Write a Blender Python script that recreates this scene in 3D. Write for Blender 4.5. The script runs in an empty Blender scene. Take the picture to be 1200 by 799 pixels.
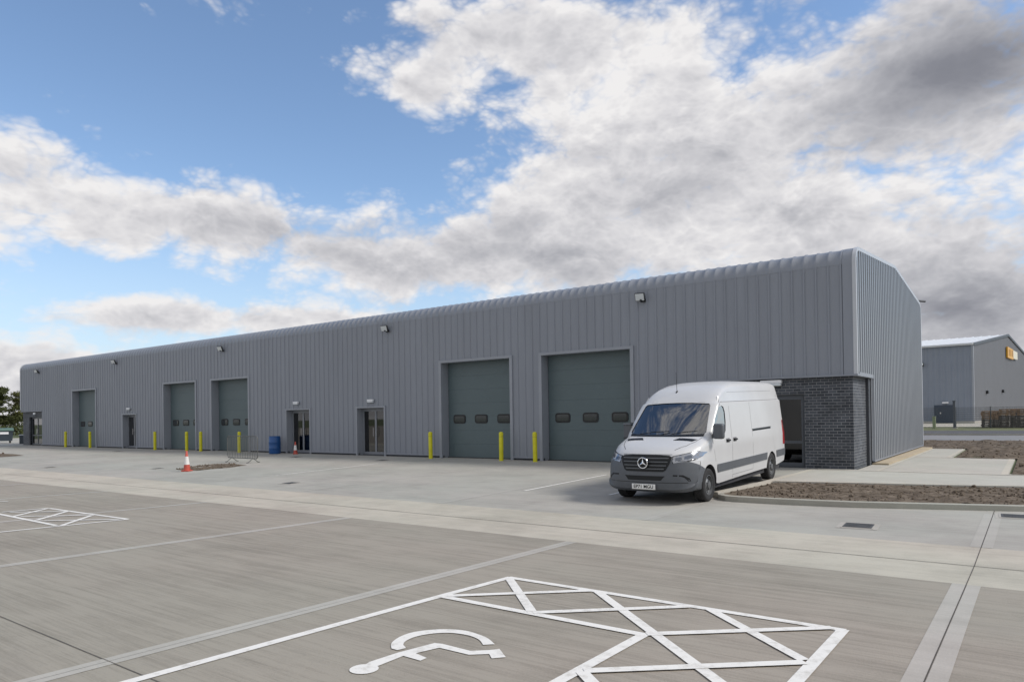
import bpy, bmesh, math, random
from mathutils import Vector, Matrix
from mathutils.bvhtree import BVHTree
random.seed(7)
R = math.radians
scene = bpy.context.scene
COL = scene.collection

# ------------------------------------------------------------------ camera
cam_d = bpy.data.cameras.new("camera")
cam_o = bpy.data.objects.new("camera", cam_d)
COL.objects.link(cam_o)
CAM_ROT = Matrix.Rotation(R(36.474), 4, 'Z') @ Matrix.Rotation(R(90.425), 4, 'X') @ Matrix.Rotation(R(-0.869), 4, 'Z')
cam_o.matrix_world = Matrix.Translation((4.168, -22.460, 1.78)) @ CAM_ROT
cam_d.sensor_fit = 'HORIZONTAL'
cam_d.sensor_width = 36.0
cam_d.lens = 831.94 / 1200 * 36
cam_d.shift_y = 82.12 / 1200
cam_d.clip_start = 0.1
cam_d.clip_end = 5000
scene.camera = cam_o
scene.render.resolution_x = 1024
scene.render.resolution_y = 681

# ------------------------------------------------------------------ sky, clouds, sun, exposure
scene.view_settings.view_transform = 'Standard'
scene.view_settings.look = 'None'
scene.view_settings.gamma = 1.0
scene.view_settings.use_curve_mapping = False
scene.view_settings.exposure = 0.54
SUN_DIR = Vector((0.66, 0.30, 0.69)).normalized()
sun_el = math.asin(SUN_DIR.z)
sun_az = math.atan2(SUN_DIR.x, SUN_DIR.y)

world = bpy.data.worlds.new("World")
scene.world = world
world.use_nodes = True
wn, wl = world.node_tree.nodes, world.node_tree.links
wn.clear()

def wnode(kind, **kw):
    n = wn.new(kind)
    for k, v in kw.items():
        if k == 'inputs':
            for i, val in v.items():
                if hasattr(val, 'is_output'):
                    wl.new(val, n.inputs[i])
                else:
                    n.inputs[i].default_value = val
        else:
            setattr(n, k, v)
    return n
def wmath(op, a, b=None, c=None, clamp=False):
    ins = {0: a}
    if b is not None: ins[1] = b
    if c is not None: ins[2] = c
    return wnode('ShaderNodeMath', operation=op, use_clamp=clamp, inputs=ins).outputs[0]

def px_to_azel(px, py):
    d = CAM_ROT.to_3x3() @ Vector(((px - 600) / 831.94, -(py - 399.5 - 82.12) / 831.94, -1.0))
    d.normalize()
    return math.atan2(d.x, d.y), math.asin(d.z)

tc = wnode('ShaderNodeTexCoord')
sep = wnode('ShaderNodeSeparateXYZ', inputs={0: tc.outputs['Generated']})
az = wmath('ARCTAN2', sep.outputs[0], sep.outputs[1])
el = wmath('ARCSINE', sep.outputs[2])
azel = wnode('ShaderNodeCombineXYZ', inputs={0: az, 1: el}).outputs[0]
# cloud layer coordinates: perspective of a high flat layer, softened towards the horizon
den = wmath('ADD', wmath('MAXIMUM', sep.outputs[2], 0.0), 0.22)
cu = wmath('DIVIDE', sep.outputs[0], den)
cv = wmath('DIVIDE', sep.outputs[1], den)
cuv = wnode('ShaderNodeCombineXYZ', inputs={0: cu, 1: cv, 2: wmath('MULTIPLY', el, 2.2)}).outputs[0]

def fbm(vec, scale, detail=7.0, rough=0.55, dist=0.0, off=(0, 0, 0), lac=2.1):
    mp = wnode('ShaderNodeMapping', inputs={0: vec, 1: off})
    n = wnode('ShaderNodeTexNoise', inputs={'Vector': mp.outputs[0], 'Scale': scale, 'Detail': detail, 'Roughness': rough, 'Distortion': dist, 'Lacunarity': lac})
    return n.outputs['Fac']

# where the cloud banks stand in the sky: centre and radii (written in picture pixels, stored as azimuth and elevation)
def blob_sum(blobs, start):
    acc = start
    for (px, py, rx, ry, rot, w) in blobs:
        a0, e0 = px_to_azel(px, py)
        mp = wnode('ShaderNodeMapping', vector_type='TEXTURE', inputs={0: azel, 1: (a0, e0, 0), 2: (0, 0, R(-rot)), 3: (rx / 800.0, ry / 860.0, 1)})
        g = wnode('ShaderNodeTexGradient', gradient_type='QUADRATIC_SPHERE', inputs={0: mp.outputs[0]})
        acc = wmath('MULTIPLY_ADD', g.outputs['Fac'], w, acc)
    return acc
COVER = [
    # long bank sweeping from the left edge down to the right
    (40, 225, 260, 125, 6, 1.25), (220, 255, 280, 105, 8, 1.4), (400, 300, 260, 95, 8, 1.6), (540, 310, 220, 105, 0, 1.3),
    (-60, 270, 200, 70, 0, .8),
    # thin low bank and the bright heap at the lower left
    (200, 372, 300, 44, 2, 1.9), (400, 378, 260, 55, 4, 1.6), (40, 428, 170, 62, 0, 1.6), (70, 372, 120, 20, 0, .4),
    # broken cumulus above the middle
    (490, 110, 130, 66, 10, 1.5), (395, 72, 80, 46, 10, .9), (560, 45, 190, 90, 0, 1.6), (700, 60, 200, 120, 0, 1.2), (660, 190, 180, 90, -20, 1.1), (640, 110, 200, 110, 0, .9), (810, 20, 190, 80, 0, 1.1), (900, 130, 160, 90, 0, .6),
    (800, 130, 190, 120, 0, 1.1),
    # the heavy mass on the right
    (760, 260, 330, 180, 0, 1.3), (960, 260, 380, 230, 0, 1.4), (1150, 90, 380, 170, 0, 2.0), (1000, 60, 260, 110, 0, .8), (1160, 340, 280, 170, 0, 1.8), (640, 290, 220, 110, 0, .8),
    # wisps
    (60, 8, 170, 40, 15, .8), (170, 5, 90, 30, 30, .5), (350, 8, 170, 34, 0, .85), (280, 25, 40, 24, 0, .3), (430, 215, 120, 24, 10, .25),
    # the blue openings
    (280, 130, 300, 95, 4, -.85), (470, 200, 160, 56, 12, -.75), (150, 322, 260, 42, 5, -.75), (330, 348, 120, 26, 5, -.35),
    (590, 105, 44, 60, 30, -.35), (870, 85, 46, 26, 0, -.42), (620, 150, 70, 20, 10, -.2),
]
DARK = [
    (1140, 75, 290, 115, -8, 3.4), (1060, 100, 160, 60, -14, .4), (1200, 100, 200, 90, 0, .5), (900, 30, 160, 34, 0, .4),
    (800, 215, 260, 80, 6, 1.0), (640, 295, 260, 64, 8, .95), (340, 272, 210, 48, 8, .8), (430, 312, 180, 38, 8, .8), (980, 240, 200, 60, 0, .3), (1120, 265, 160, 40, 0, .45),
    (1130, 360, 250, 120, 0, 2.6), (120, 255, 110, 34, 0, .35), (700, 330, 200, 60, 0, .35), (1180, 220, 140, 60, 0, .2),
    (860, 235, 140, 60, -30, -.45), (560, 210, 100, 50, -30, -.3), (720, 100, 160, 90, 0, -.5), (1000, 220, 110, 30, 0, -.3), (60, 210, 120, 40, 0, -.3),
    (1175, 305, 60, 34, 0, -.4),
]
dirv = wnode('ShaderNodeMapping', inputs={0: tc.outputs['Generated'], 3: (1.0, 1.0, 1.7)}).outputs[0]
wob = wnode('ShaderNodeTexNoise', inputs={'Vector': dirv, 'Scale': 9.0, 'Detail': 4.0})
wob2 = wnode('ShaderNodeVectorMath', operation='MULTIPLY_ADD', inputs={0: wob.outputs['Color'], 1: (0.05, 0.05, 0.05), 2: dirv}).outputs[0]
big = fbm(wob2, 3.2, 11.0, 0.60, 0.0, (0.4, 2.7, 0))
big_up = fbm(wob2, 3.2, 11.0, 0.60, 0.0, (0.4, 2.7, 0.05))
def billow(off):
    mp = wnode('ShaderNodeMapping', inputs={0: wob2, 1: off})
    v = wnode('ShaderNodeTexVoronoi', feature='F1', inputs={'Vector': mp.outputs[0], 'Scale': 9.0, 'Detail': 3.0, 'Roughness': 0.6, 'Lacunarity': 2.4})
    return wmath('SUBTRACT', 1.0, v.outputs['Distance'])
puff = billow((1.3, 0.2, 0.7))
puff_up = billow((1.3, 0.2, 0.725))
mask = blob_sum(COVER, 0.27)
low = wnode('ShaderNodeMapRange', interpolation_type='SMOOTHSTEP', inputs={0: el, 1: -0.01, 2: 0.15, 3: 1.0, 4: 0.0}).outputs[0]
mask = wmath('MULTIPLY_ADD', low, 1.0, mask)
# unseen cloud behind and beside the viewpoint, added to keep the sky light neutral
bk_ = wmath('ADD', wmath('MULTIPLY', sep.outputs[0], 0.594), wmath('MULTIPLY', sep.outputs[1], -0.804))
behind = wnode('ShaderNodeMapRange', interpolation_type='SMOOTHSTEP', inputs={0: bk_, 1: -0.60, 2: 0.0, 3: 0.0, 4: 1.0}).outputs[0]
mask = wmath('MULTIPLY_ADD', behind, 1.15, mask)
dens = wmath('MULTIPLY_ADD', wmath('SUBTRACT', big, 0.5), 2.4, mask)
dens = wmath('MULTIPLY_ADD', wmath('SUBTRACT', puff, 0.55), 1.15, dens)
cover = wnode('ShaderNodeMapRange', interpolation_type='SMOOTHSTEP', inputs={0: dens, 1: -0.15, 2: 0.80, 3: 0.0, 4: 1.0}).outputs[0]
thick = wnode('ShaderNodeMapRange', interpolation_type='SMOOTHSTEP', inputs={0: dens, 1: 0.25, 2: 1.5, 3: 0.0, 4: 1.0}).outputs[0]
# light from above: where the cloud gets thinner upwards it is bright, where it thickens it is grey
lit = wmath('ADD', wmath('MULTIPLY', wmath('SUBTRACT', big, big_up), 3.8), wmath('MULTIPLY', wmath('SUBTRACT', puff, puff_up), 1.5))
shade = wmath('MULTIPLY_ADD', thick, 0.42, 0.05)
shade = blob_sum([(a, b, c, d, e, f * 0.62) for a, b, c, d, e, f in DARK], shade)
shade = wmath('SUBTRACT', shade, wmath('MULTIPLY', lit, 0.55))
shade = wmath('MULTIPLY_ADD', wmath('SUBTRACT', big, 0.5), 0.9, shade)
shade = wmath('MAXIMUM', wmath('MULTIPLY', shade, 0.37), 0.0)
shade = wmath('MULTIPLY', wmath('DIVIDE', shade, wmath('ADD', shade, 0.85)), 1.35)
ramp = wnode('ShaderNodeValToRGB', inputs={0: shade})
els = ramp.color_ramp.elements
els[0].position = 0.0; els[0].color = (0.60, 0.59, 0.59, 1)
els[1].position = 1.0; els[1].color = (0.10, 0.107, 0.128, 1)
e = els.new(0.22); e.color = (0.475, 0.47, 0.485, 1)
e = els.new(0.45); e.color = (0.32, 0.322, 0.345, 1)
e = els.new(0.70); e.color = (0.17, 0.175, 0.20, 1)
sky = wnode('ShaderNodeTexSky', sky_type='NISHITA')
sky.sun_disc = False
sky.sun_elevation = sun_el
sky.sun_rotation = sun_az
sky.altitude = 50
sky.air_density = 1.0
sky.dust_density = 0.1
sky.ozone_density = 2.2
hz = wnode('ShaderNodeMapRange', interpolation_type='SMOOTHSTEP', inputs={0: el, 1: -0.02, 2: 0.32, 3: 0.75, 4: 0.0}).outputs[0]
skym = wnode('ShaderNodeMix', data_type='RGBA')
wl.new(hz, skym.inputs[0]); wl.new(sky.outputs[0], skym.inputs[6]); skym.inputs[7].default_value = (3.1, 3.75, 4.6, 1)
bg_sky = wnode('ShaderNodeBackground', inputs={0: skym.outputs[2], 1: 0.118})
bg_cloud = wnode('ShaderNodeBackground', inputs={0: ramp.outputs[0], 1: 1.0})
mixw = wnode('ShaderNodeMixShader', inputs={0: cover, 1: bg_sky.outputs[0], 2: bg_cloud.outputs[0]})
wout = wnode('ShaderNodeOutputWorld')
wl.new(mixw.outputs[0], wout.inputs[0])
world.cycles.sampling_method = 'MANUAL'
world.cycles.sample_map_resolution = 512

sun_l = bpy.data.lights.new("sun", 'SUN')
sun_l.energy = 2.0
sun_l.angle = R(14)
sun_l.color = (1.0, 0.95, 0.88)
sun_o = bpy.data.objects.new("sun", sun_l)
sun_o.rotation_euler = (-SUN_DIR).to_track_quat('-Z', 'Y').to_euler()
sun_o.location = (20, 10, 40)
COL.objects.link(sun_o)

# ------------------------------------------------------------------ helpers
def zg(y):                                   # height of the yard: falls from the building to the drainage line, rises again beyond it
    if y >= 0: return 0.072
    if y > -12.257: return 0.072 + 0.0151 * y
    if y > -45: return 0.072 - 0.0151 * 12.257 + 0.0150 * (-y - 12.257)
    return 0.072 - 0.0151 * 12.257 + 0.0150 * (45 - 12.257)

MATS = {}
def mat(name, color, rough=0.6, metal=0.0, var=0.0, vscale=3.0, bump=0.0, bscale=40.0, spec=0.5, stretch=(1, 1, 1), coat=0.0, coords='Object', color2=None):
    if name in MATS: return MATS[name]
    m = bpy.data.materials.new(name); m.use_nodes = True
    nt = m.node_tree; N, L = nt.nodes, nt.links
    b = N['Principled BSDF']
    b.inputs['Base Color'].default_value = (*color, 1)
    b.inputs['Roughness'].default_value = rough
    b.inputs['Metallic'].default_value = metal
    b.inputs['Specular IOR Level'].default_value = spec
    b.inputs['Coat Weight'].default_value = coat
    if var > 0 or bump > 0:
        t = N.new('ShaderNodeTexCoord'); mp = N.new('ShaderNodeMapping')
        mp.inputs[3].default_value = stretch
        L.new(t.outputs[coords], mp.inputs[0])
    if var > 0:
        n = N.new('ShaderNodeTexNoise'); n.inputs['Scale'].default_value = vscale; n.inputs['Detail'].default_value = 6; n.inputs['Roughness'].default_value = 0.6
        L.new(mp.outputs[0], n.inputs['Vector'])
        mr = N.new('ShaderNodeMapRange'); mr.inputs[1].default_value = 0.25; mr.inputs[2].default_value = 0.75
        L.new(n.outputs['Fac'], mr.inputs[0])
        mx = N.new('ShaderNodeMix'); mx.data_type = 'RGBA'
        c2 = color2 or tuple(min(1, c * (1 + var)) for c in color)
        c1 = tuple(c * (1 - var) for c in color)
        mx.inputs[6].default_value = (*c1, 1); mx.inputs[7].default_value = (*c2, 1)
        L.new(mr.outputs[0], mx.inputs[0]); L.new(mx.outputs[2], b.inputs['Base Color'])
    if bump > 0:
        n2 = N.new('ShaderNodeTexNoise'); n2.inputs['Scale'].default_value = bscale; n2.inputs['Detail'].default_value = 5
        L.new(mp.outputs[0], n2.inputs['Vector'])
        bp = N.new('ShaderNodeBump'); bp.inputs['Strength'].default_value = bump; bp.inputs['Distance'].default_value = 0.02
        L.new(n2.outputs['Fac'], bp.inputs['Height']); L.new(bp.outputs[0], b.inputs['Normal'])
    MATS[name] = m
    return m

def link(o, parent=None):
    COL.objects.link(o)
    if parent is not None: o.parent = parent
    return o
def empty(name, loc=(0, 0, 0), rot=(0, 0, 0)):
    o = bpy.data.objects.new(name, None); o.location = loc; o.rotation_euler = rot
    o.empty_display_size = 0.3
    return link(o)
def tag(o, label=None, cat=None, group=None, kind=None):
    if label: o['label'] = label
    if cat: o['category'] = cat
    if group: o['group'] = group
    if kind: o['kind'] = kind
    return o
def copy_tree(o, parent=None):
    c = o.copy(); link(c)
    if parent is not None: c.parent = parent
    for ch in list(o.children): copy_tree(ch, c)
    return c

class MB:
    """collects faces, builds ONE mesh object"""
    def __init__(self): self.v = []; self.f = []; self.mi = []
    def add(self, verts, faces, mi=0):
        n = len(self.v); self.v += [tuple(p) for p in verts]
        self.f += [tuple(i + n for i in f) for f in faces]; self.mi += [mi] * len(faces)
        return self
    def box(self, a, b, mi=0, M=None):
        x0, y0, z0 = a; x1, y1, z1 = b
        vs = [(x0, y0, z0), (x1, y0, z0), (x1, y1, z0), (x0, y1, z0), (x0, y0, z1), (x1, y0, z1), (x1, y1, z1), (x0, y1, z1)]
        if M is not None: vs = [tuple(M @ Vector(p)) for p in vs]
        return self.add(vs, [(0, 3, 2, 1), (4, 5, 6, 7), (0, 1, 5, 4), (1, 2, 6, 5), (2, 3, 7, 6), (3, 0, 4, 7)], mi)
    def bbox(self, a, b, r=0.01, mi=0, M=None, seg=2):       # bevelled box
        bm = bmesh.new(); bmesh.ops.create_cube(bm, size=1)
        for v in bm.verts:
            v.co = Vector(((a[0] + b[0]) / 2 + v.co.x * (b[0] - a[0]), (a[1] + b[1]) / 2 + v.co.y * (b[1] - a[1]), (a[2] + b[2]) / 2 + v.co.z * (b[2] - a[2])))
        bmesh.ops.bevel(bm, geom=list(bm.edges), offset=r, segments=seg, profile=0.5, affect='EDGES')
        self.frombm(bm, mi, M); return self
    def frombm(self, bm, mi=0, M=None):
        bm.verts.index_update()
        vs = [tuple(M @ v.co) if M is not None else tuple(v.co) for v in bm.verts]
        self.add(vs, [tuple(v.index for v in f.verts) for f in bm.faces], mi); bm.free()
    def cyl(self, p0, p1, r0, r1=None, n=16, mi=0, caps=True):
        r1 = r0 if r1 is None else r1
        p0, p1 = Vector(p0), Vector(p1); d = (p1 - p0).normalized()
        u = d.orthogonal().normalized(); w = d.cross(u)
        vs = []
        for p, r in ((p0, r0), (p1, r1)):
            for k in range(n):
                a = 2 * math.pi * k / n
                vs.append(p + (u * math.cos(a) + w * math.sin(a)) * r)
        fs = [(k, (k + 1) % n, n + (k + 1) % n, n + k) for k in range(n)]
        if caps: fs += [tuple(range(n - 1, -1, -1)), tuple(range(n, 2 * n))]
        return self.add(vs, fs, mi)
    def tube(self, pts, r, n=8, mi=0, closed=False):
        pts = [Vector(p) for p in pts]; m = len(pts); vs = []
        up = None
        for i, p in enumerate(pts):
            a = pts[i - 1] if (i > 0 or closed) else p
            b = pts[(i + 1) % m] if (i < m - 1 or closed) else p
            d = (b - a).normalized()
            if up is None: up = d.orthogonal().normalized()
            up = (up - d * up.dot(d)).normalized(); w = d.cross(up)
            for k in range(n):
                t = 2 * math.pi * k / n
                vs.append(p + (up * math.cos(t) + w * math.sin(t)) * r)
        fs = []
        for i in range(m if closed else m - 1):
            j = (i + 1) % m
            for k in range(n):
                fs.append((i * n + k, i * n + (k + 1) % n, j * n + (k + 1) % n, j * n + k))
        if not closed: fs += [tuple(range(n - 1, -1, -1)), tuple(range((m - 1) * n, m * n))]
        return self.add(vs, fs, mi)
    def lathe(self, prof, n=32, mi=0, M=None):               # prof: (radius, height) about z
        vs = []; fs = []
        for r, z in prof:
            for k in range(n):
                a = 2 * math.pi * k / n; p = Vector((r * math.cos(a), r * math.sin(a), z))
                vs.append(M @ p if M is not None else p)
        for i in range(len(prof) - 1):
            for k in range(n):
                fs.append((i * n + k, i * n + (k + 1) % n, (i + 1) * n + (k + 1) % n, (i + 1) * n + k))
        return self.add(vs, fs, mi)
    def prism(self, poly, axis, a, b, mi=0):                 # poly in the other two axes
        def P(q, t):
            if axis == 'x': return (t, q[0], q[1])
            if axis == 'y': return (q[0], t, q[1])
            return (q[0], q[1], t)
        n = len(poly); vs = [P(q, a) for q in poly] + [P(q, b) for q in poly]
        fs = [tuple(range(n)), tuple(range(2 * n - 1, n - 1, -1))] + [(k, k + n, (k + 1) % n + n, (k + 1) % n) for k in range(n)]
        return self.add(vs, fs, mi)
    def build(self, name, mats, parent=None, smooth=None, recalc=True):
        me = bpy.data.meshes.new(name); me.from_pydata(self.v, [], self.f)
        if not isinstance(mats, (list, tuple)): mats = [mats]
        for m in mats: me.materials.append(m)
        if len(mats) > 1: me.polygons.foreach_set('material_index', self.mi)
        if recalc:
            bm = bmesh.new(); bm.from_mesh(me); bmesh.ops.recalc_face_normals(bm, faces=bm.faces); bm.to_mesh(me); bm.free()
        if smooth:
            me.polygons.foreach_set('use_smooth', [True] * len(me.polygons)); me.set_sharp_from_angle(angle=R(smooth))
        me.update()
        return link(bpy.data.objects.new(name, me), parent)

def ground_sheet(name, polys, m, dz, parent=None, step_=0.0):
    """flat polygons laid on the yard, following its falls"""
    bm = bmesh.new()
    for pi_, poly in enumerate(polys):
        f = bm.faces.new([bm.verts.new((x, y, pi_ * step_)) for x, y in poly])
        f.normal_update()
        if f.normal.z < 0: f.normal_flip()
    for yy in (0.0, -12.257, -45.0):
        bmesh.ops.bisect_plane(bm, geom=list(bm.verts) + list(bm.edges) + list(bm.faces), plane_co=(0, yy, 0), plane_no=(0, 1, 0))
    for v in bm.verts: v.co.z += zg(v.co.y) + dz
    bmesh.ops.triangulate(bm, faces=[f for f in bm.faces if len(f.verts) > 4])
    me = bpy.data.meshes.new(name); bm.to_mesh(me); bm.free(); me.materials.append(m)
    return link(bpy.data.objects.new(name, me), parent)
def strip(a, b, w, ext=0.0):
    a, b = Vector(a), Vector(b); d = (b - a).normalized(); n = Vector((-d.y, d.x)) * w / 2
    a = a - d * ext; b = b + d * ext
    return [tuple(a - n), tuple(b - n), tuple(b + n), tuple(a + n)]

# ------------------------------------------------------------------ materials of the ground
def concrete(name, c1, c2, streak=0.5, patch=0.5, axis='x', stain=(0.2, 0.19, 0.17), rough=0.85):
    m = bpy.data.materials.new(name); m.use_nodes = True
    N, L = m.node_tree.nodes, m.node_tree.links; b = N['Principled BSDF']
    g = N.new('ShaderNodeNewGeometry')
    def noise(sc, scale, det, rg=0.6):
        mp = N.new('ShaderNodeMapping'); mp.inputs[3].default_value = sc; L.new(g.outputs['Position'], mp.inputs[0])
        n = N.new('ShaderNodeTexNoise'); n.inputs['Scale'].default_value = scale; n.inputs['Detail'].default_value = det; n.inputs['Roughness'].default_value = rg
        L.new(mp.outputs[0], n.inputs['Vector']); return n.outputs['Fac']
    def rng(v, a, c, lo=0.0, hi=1.0):
        r = N.new('ShaderNodeMapRange'); r.inputs[1].default_value = a; r.inputs[2].default_value = c; r.inputs[3].default_value = lo; r.inputs[4].default_value = hi
        L.new(v, r.inputs[0]); return r.outputs[0]
    def M2(op, a, c):
        n = N.new('ShaderNodeMath'); n.operation = op
        for i, q in enumerate((a, c)):
            if hasattr(q, 'is_output'): L.new(q, n.inputs[i])
            else: n.inputs[i].default_value = q
        return n.outputs[0]
    sx = (0.035, 1, 1) if axis == 'x' else (1, 0.035, 1)
    brush = rng(noise(sx, 34, 4, 0.75), 0.3, 0.7)                  # fine brushed texture
    band = rng(noise((0.035, 1, 1) if axis == 'x' else (1, .035, 1), 9.0, 5, 0.75), 0.25, 0.75)     # pour and brush bands
    blot = rng(noise((1, 1, 1), 0.35, 5, 0.6), 0.3, 0.7)
    blot2 = rng(noise((1, 1, 1), 1.6, 6, 0.65), 0.3, 0.7)
    fine = rng(noise((1, 1, 1), 60, 3, 0.7), 0.25, 0.75)
    f = M2('ADD', M2('ADD', M2('MULTIPLY', band, 0.30 * streak * 2), M2('MULTIPLY', brush, 0.20 * streak * 2)), M2('ADD', M2('MULTIPLY', blot, 0.45 * patch), M2('ADD', M2('MULTIPLY', blot2, 0.3 * patch), M2('MULTIPLY', fine, 0.22))))
    f = rng(f, 0.25, 0.85)
    mx = N.new('ShaderNodeMix'); mx.data_type = 'RGBA'; mx.inputs[6].default_value = (*c1, 1); mx.inputs[7].default_value = (*c2, 1); L.new(f, mx.inputs[0])
    tint = N.new('ShaderNodeMix'); tint.data_type = 'RGBA'; tint.blend_type = 'MULTIPLY'; tint.inputs[0].default_value = 1.0
    tr_ = N.new('ShaderNodeMix'); tr_.data_type = 'RGBA'; tr_.inputs[6].default_value = (1.02, 0.995, 0.985, 1); tr_.inputs[7].default_value = (0.965, 0.985, 0.965, 1)
    L.new(rng(noise((0.5, 1, 1), 0.30, 3, 0.5), 0.38, 0.62), tr_.inputs[0]); L.new(mx.outputs[2], tint.inputs[6]); L.new(tr_.outputs[2], tint.inputs[7]); mx = tint
    # a few darker stains and dust marks
    st = rng(noise((0.5, 1, 1), 0.8, 7, 0.7), 0.58, 0.74, 0, 0.30)
    mx2 = N.new('ShaderNodeMix'); mx2.data_type = 'RGBA'; mx2.inputs[7].default_value = (*stain, 1); L.new(mx.outputs[2], mx2.inputs[6]); L.new(st, mx2.inputs[0])
    L.new(mx2.outputs[2], b.inputs['Base Color'])
    b.inputs['Roughness'].default_value = rough; b.inputs['Specular IOR Level'].default_value = 0.3
    bp = N.new('ShaderNodeBump'); bp.inputs['Strength'].default_value = 0.35; bp.inputs['Distance'].default_value = 0.006
    L.new(M2('ADD', brush, fine), bp.inputs['Height']); L.new(bp.outputs[0], b.inputs['Normal'])
    return m

C_NEAR = concrete('concrete_near', (0.178, 0.160, 0.134), (0.318, 0.291, 0.250), 0.85, 0.55)
C_BAY = concrete('concrete_bays', (0.255, 0.248, 0.228), (0.385, 0.376, 0.345), 0.55, 0.85)
C_CHAN = concrete('concrete_channel', (0.300, 0.278, 0.238), (0.480, 0.447, 0.385), 0.5, 0.9, stain=(0.33, 0.28, 0.22))
C_PATH = concrete('concrete_path', (0.38, 0.37, 0.335), (0.52, 0.505, 0.46), 0.3, 0.6)
C_EDGE = concrete('concrete_edge', (0.45, 0.425, 0.37), (0.60, 0.57, 0.50), 0.2, 0.5)
C_JOINT = concrete('concrete_joint_band', (0.33, 0.312, 0.285), (0.46, 0.44, 0.41), 0.3, 0.8)
C_FAINT = concrete('concrete_joint_far', (0.33, 0.32, 0.295), (0.44, 0.43, 0.40), 0.3, 0.8)
C_KERB = concrete('concrete_kerb', (0.29, 0.285, 0.25), (0.42, 0.41, 0.365), 0.2, 0.7)
C_TAN = concrete('sandy_footing', (0.36, 0.30, 0.21), (0.50, 0.42, 0.31), 0.2, 0.9)
ASPH = concrete('asphalt_far', (0.19, 0.19, 0.20), (0.26, 0.26, 0.27), 0.2, 0.6)
ASPH_D = concrete('asphalt_dark', (0.07, 0.07, 0.075), (0.11, 0.11, 0.115), 0.2, 0.6)
M_GROOVE = mat('joint_sealant', (0.07, 0.062, 0.055), 0.9)
M_GROOVE2 = mat('worn_joint', (0.125, 0.115, 0.10), 0.9, var=.3, vscale=1.5)
M_GRASS = mat('grass', (0.085, 0.105, 0.04), 0.95, var=0.4, vscale=1.2, bump=1.0, bscale=14, coords='Object', color2=(0.16, 0.165, 0.08))
M_FIELD = mat('field', (0.09, 0.11, 0.045), 0.95, var=0.4, vscale=0.05, coords='Object')
M_SOIL = mat('soil', (0.095, 0.068, 0.046), 0.98, var=0.5, vscale=5.0, bump=1.0, bscale=30, coords='Object', color2=(0.225, 0.185, 0.145), spec=0.15)
def paint_mat():
    m = bpy.data.materials.new('white_road_paint'); m.use_nodes = True
    N, L = m.node_tree.nodes, m.node_tree.links; b = N['Principled BSDF']
    g = N.new('ShaderNodeNewGeometry')
    n = N.new('ShaderNodeTexNoise'); n.inputs['Scale'].default_value = 9; n.inputs['Detail'].default_value = 8; n.inputs['Roughness'].default_value = 0.75; L.new(g.outputs['Position'], n.inputs['Vector'])
    r = N.new('ShaderNodeMapRange'); r.inputs[1].default_value = 0.30; r.inputs[2].default_value = 0.50; L.new(n.outputs['Fac'], r.inputs[0])
    mx = N.new('ShaderNodeMix'); mx.data_type = 'RGBA'; mx.inputs[6].default_value = (0.50, 0.48, 0.44, 1); mx.inputs[7].default_value = (0.73, 0.715, 0.68, 1)
    L.new(r.outputs[0], mx.inputs[0]); L.new(mx.outputs[2], b.inputs['Base Color']); b.inputs['Roughness'].default_value = 0.7
    bp = N.new('ShaderNodeBump'); bp.inputs['Strength'].default_value = 0.3; bp.inputs['Distance'].default_value = 0.004; L.new(n.outputs['Fac'], bp.inputs['Height']); L.new(bp.outputs[0], b.inputs['Normal'])
    return m
M_PAINT = paint_mat()

# ------------------------------------------------------------------ ground
def st(o, label=None): return tag(o, label, None, None, 'structure')
st(ground_sheet('ground', [[(-900, -900), (900, -900), (900, 900), (-900, 900)]], M_FIELD, -0.03))
YX0, YX1 = -95, 60
st(ground_sheet('yard_near', [[(YX0, -70), (YX1, -70), (YX1, -13.45), (YX0, -13.45)]], C_NEAR, 0.0))
st(ground_sheet('drainage_channel', [[(YX0, -13.45), (YX1, -13.45), (YX1, -10.95), (YX0, -10.95)]], C_CHAN, 0.0))
bay_poly = [(YX0, -10.95), (YX1, -10.95), (YX1, 7.0), (15, 7.0), (15, 0.25), (-62.2, 0.25), (-62.2, 16), (YX0, 16)]
st(ground_sheet('yard_bays', [bay_poly], C_BAY, 0.0))
# joints: a groove along the channel, lighter trowelled bands across the yard every five metres
g = [strip((YX0, -12.257), (YX1, -12.257), 0.017),
     ]
st(ground_sheet('joint_groove', [strip((YX0, -20.0), (YX1, -20.0), 0.009)], M_GROOVE2, 0.0042))
for k in range(0, 1):
    x = 3.53 + 4.95 * k
    g.append(strip((x, -13.45), (x, -60), 0.007))
    g.append(strip((x, -10.95), (x, -7.0 if k >= 0 else 0.0), 0.009))
g.append(strip((3.53, -13.45), (3.53, -10.95), 0.008))
jn, jf = [], []
for k in range(-14, 4):
    x = 3.53 + 4.95 * k
    for s in (-1, 1):
        w = 0.125 if k == 0 else 0.088
        gp = 0.006 if k == 0 else 0.003
        cx = x + s * (w / 2 + gp)
        jn.append(strip((cx, -13.46), (cx, -60), w))
        if k == 0 or x < 3:
            jf.append(strip((cx, -10.94), (cx, -7.6 if k >= 0 else -0.3), w))
st(ground_sheet('joint_band', jn, C_JOINT, 0.003))
st(ground_sheet('joint_band', jf, C_FAINT, 0.003))
st(ground_sheet('joint_groove', g, M_GROOVE, 0.005))
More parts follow.
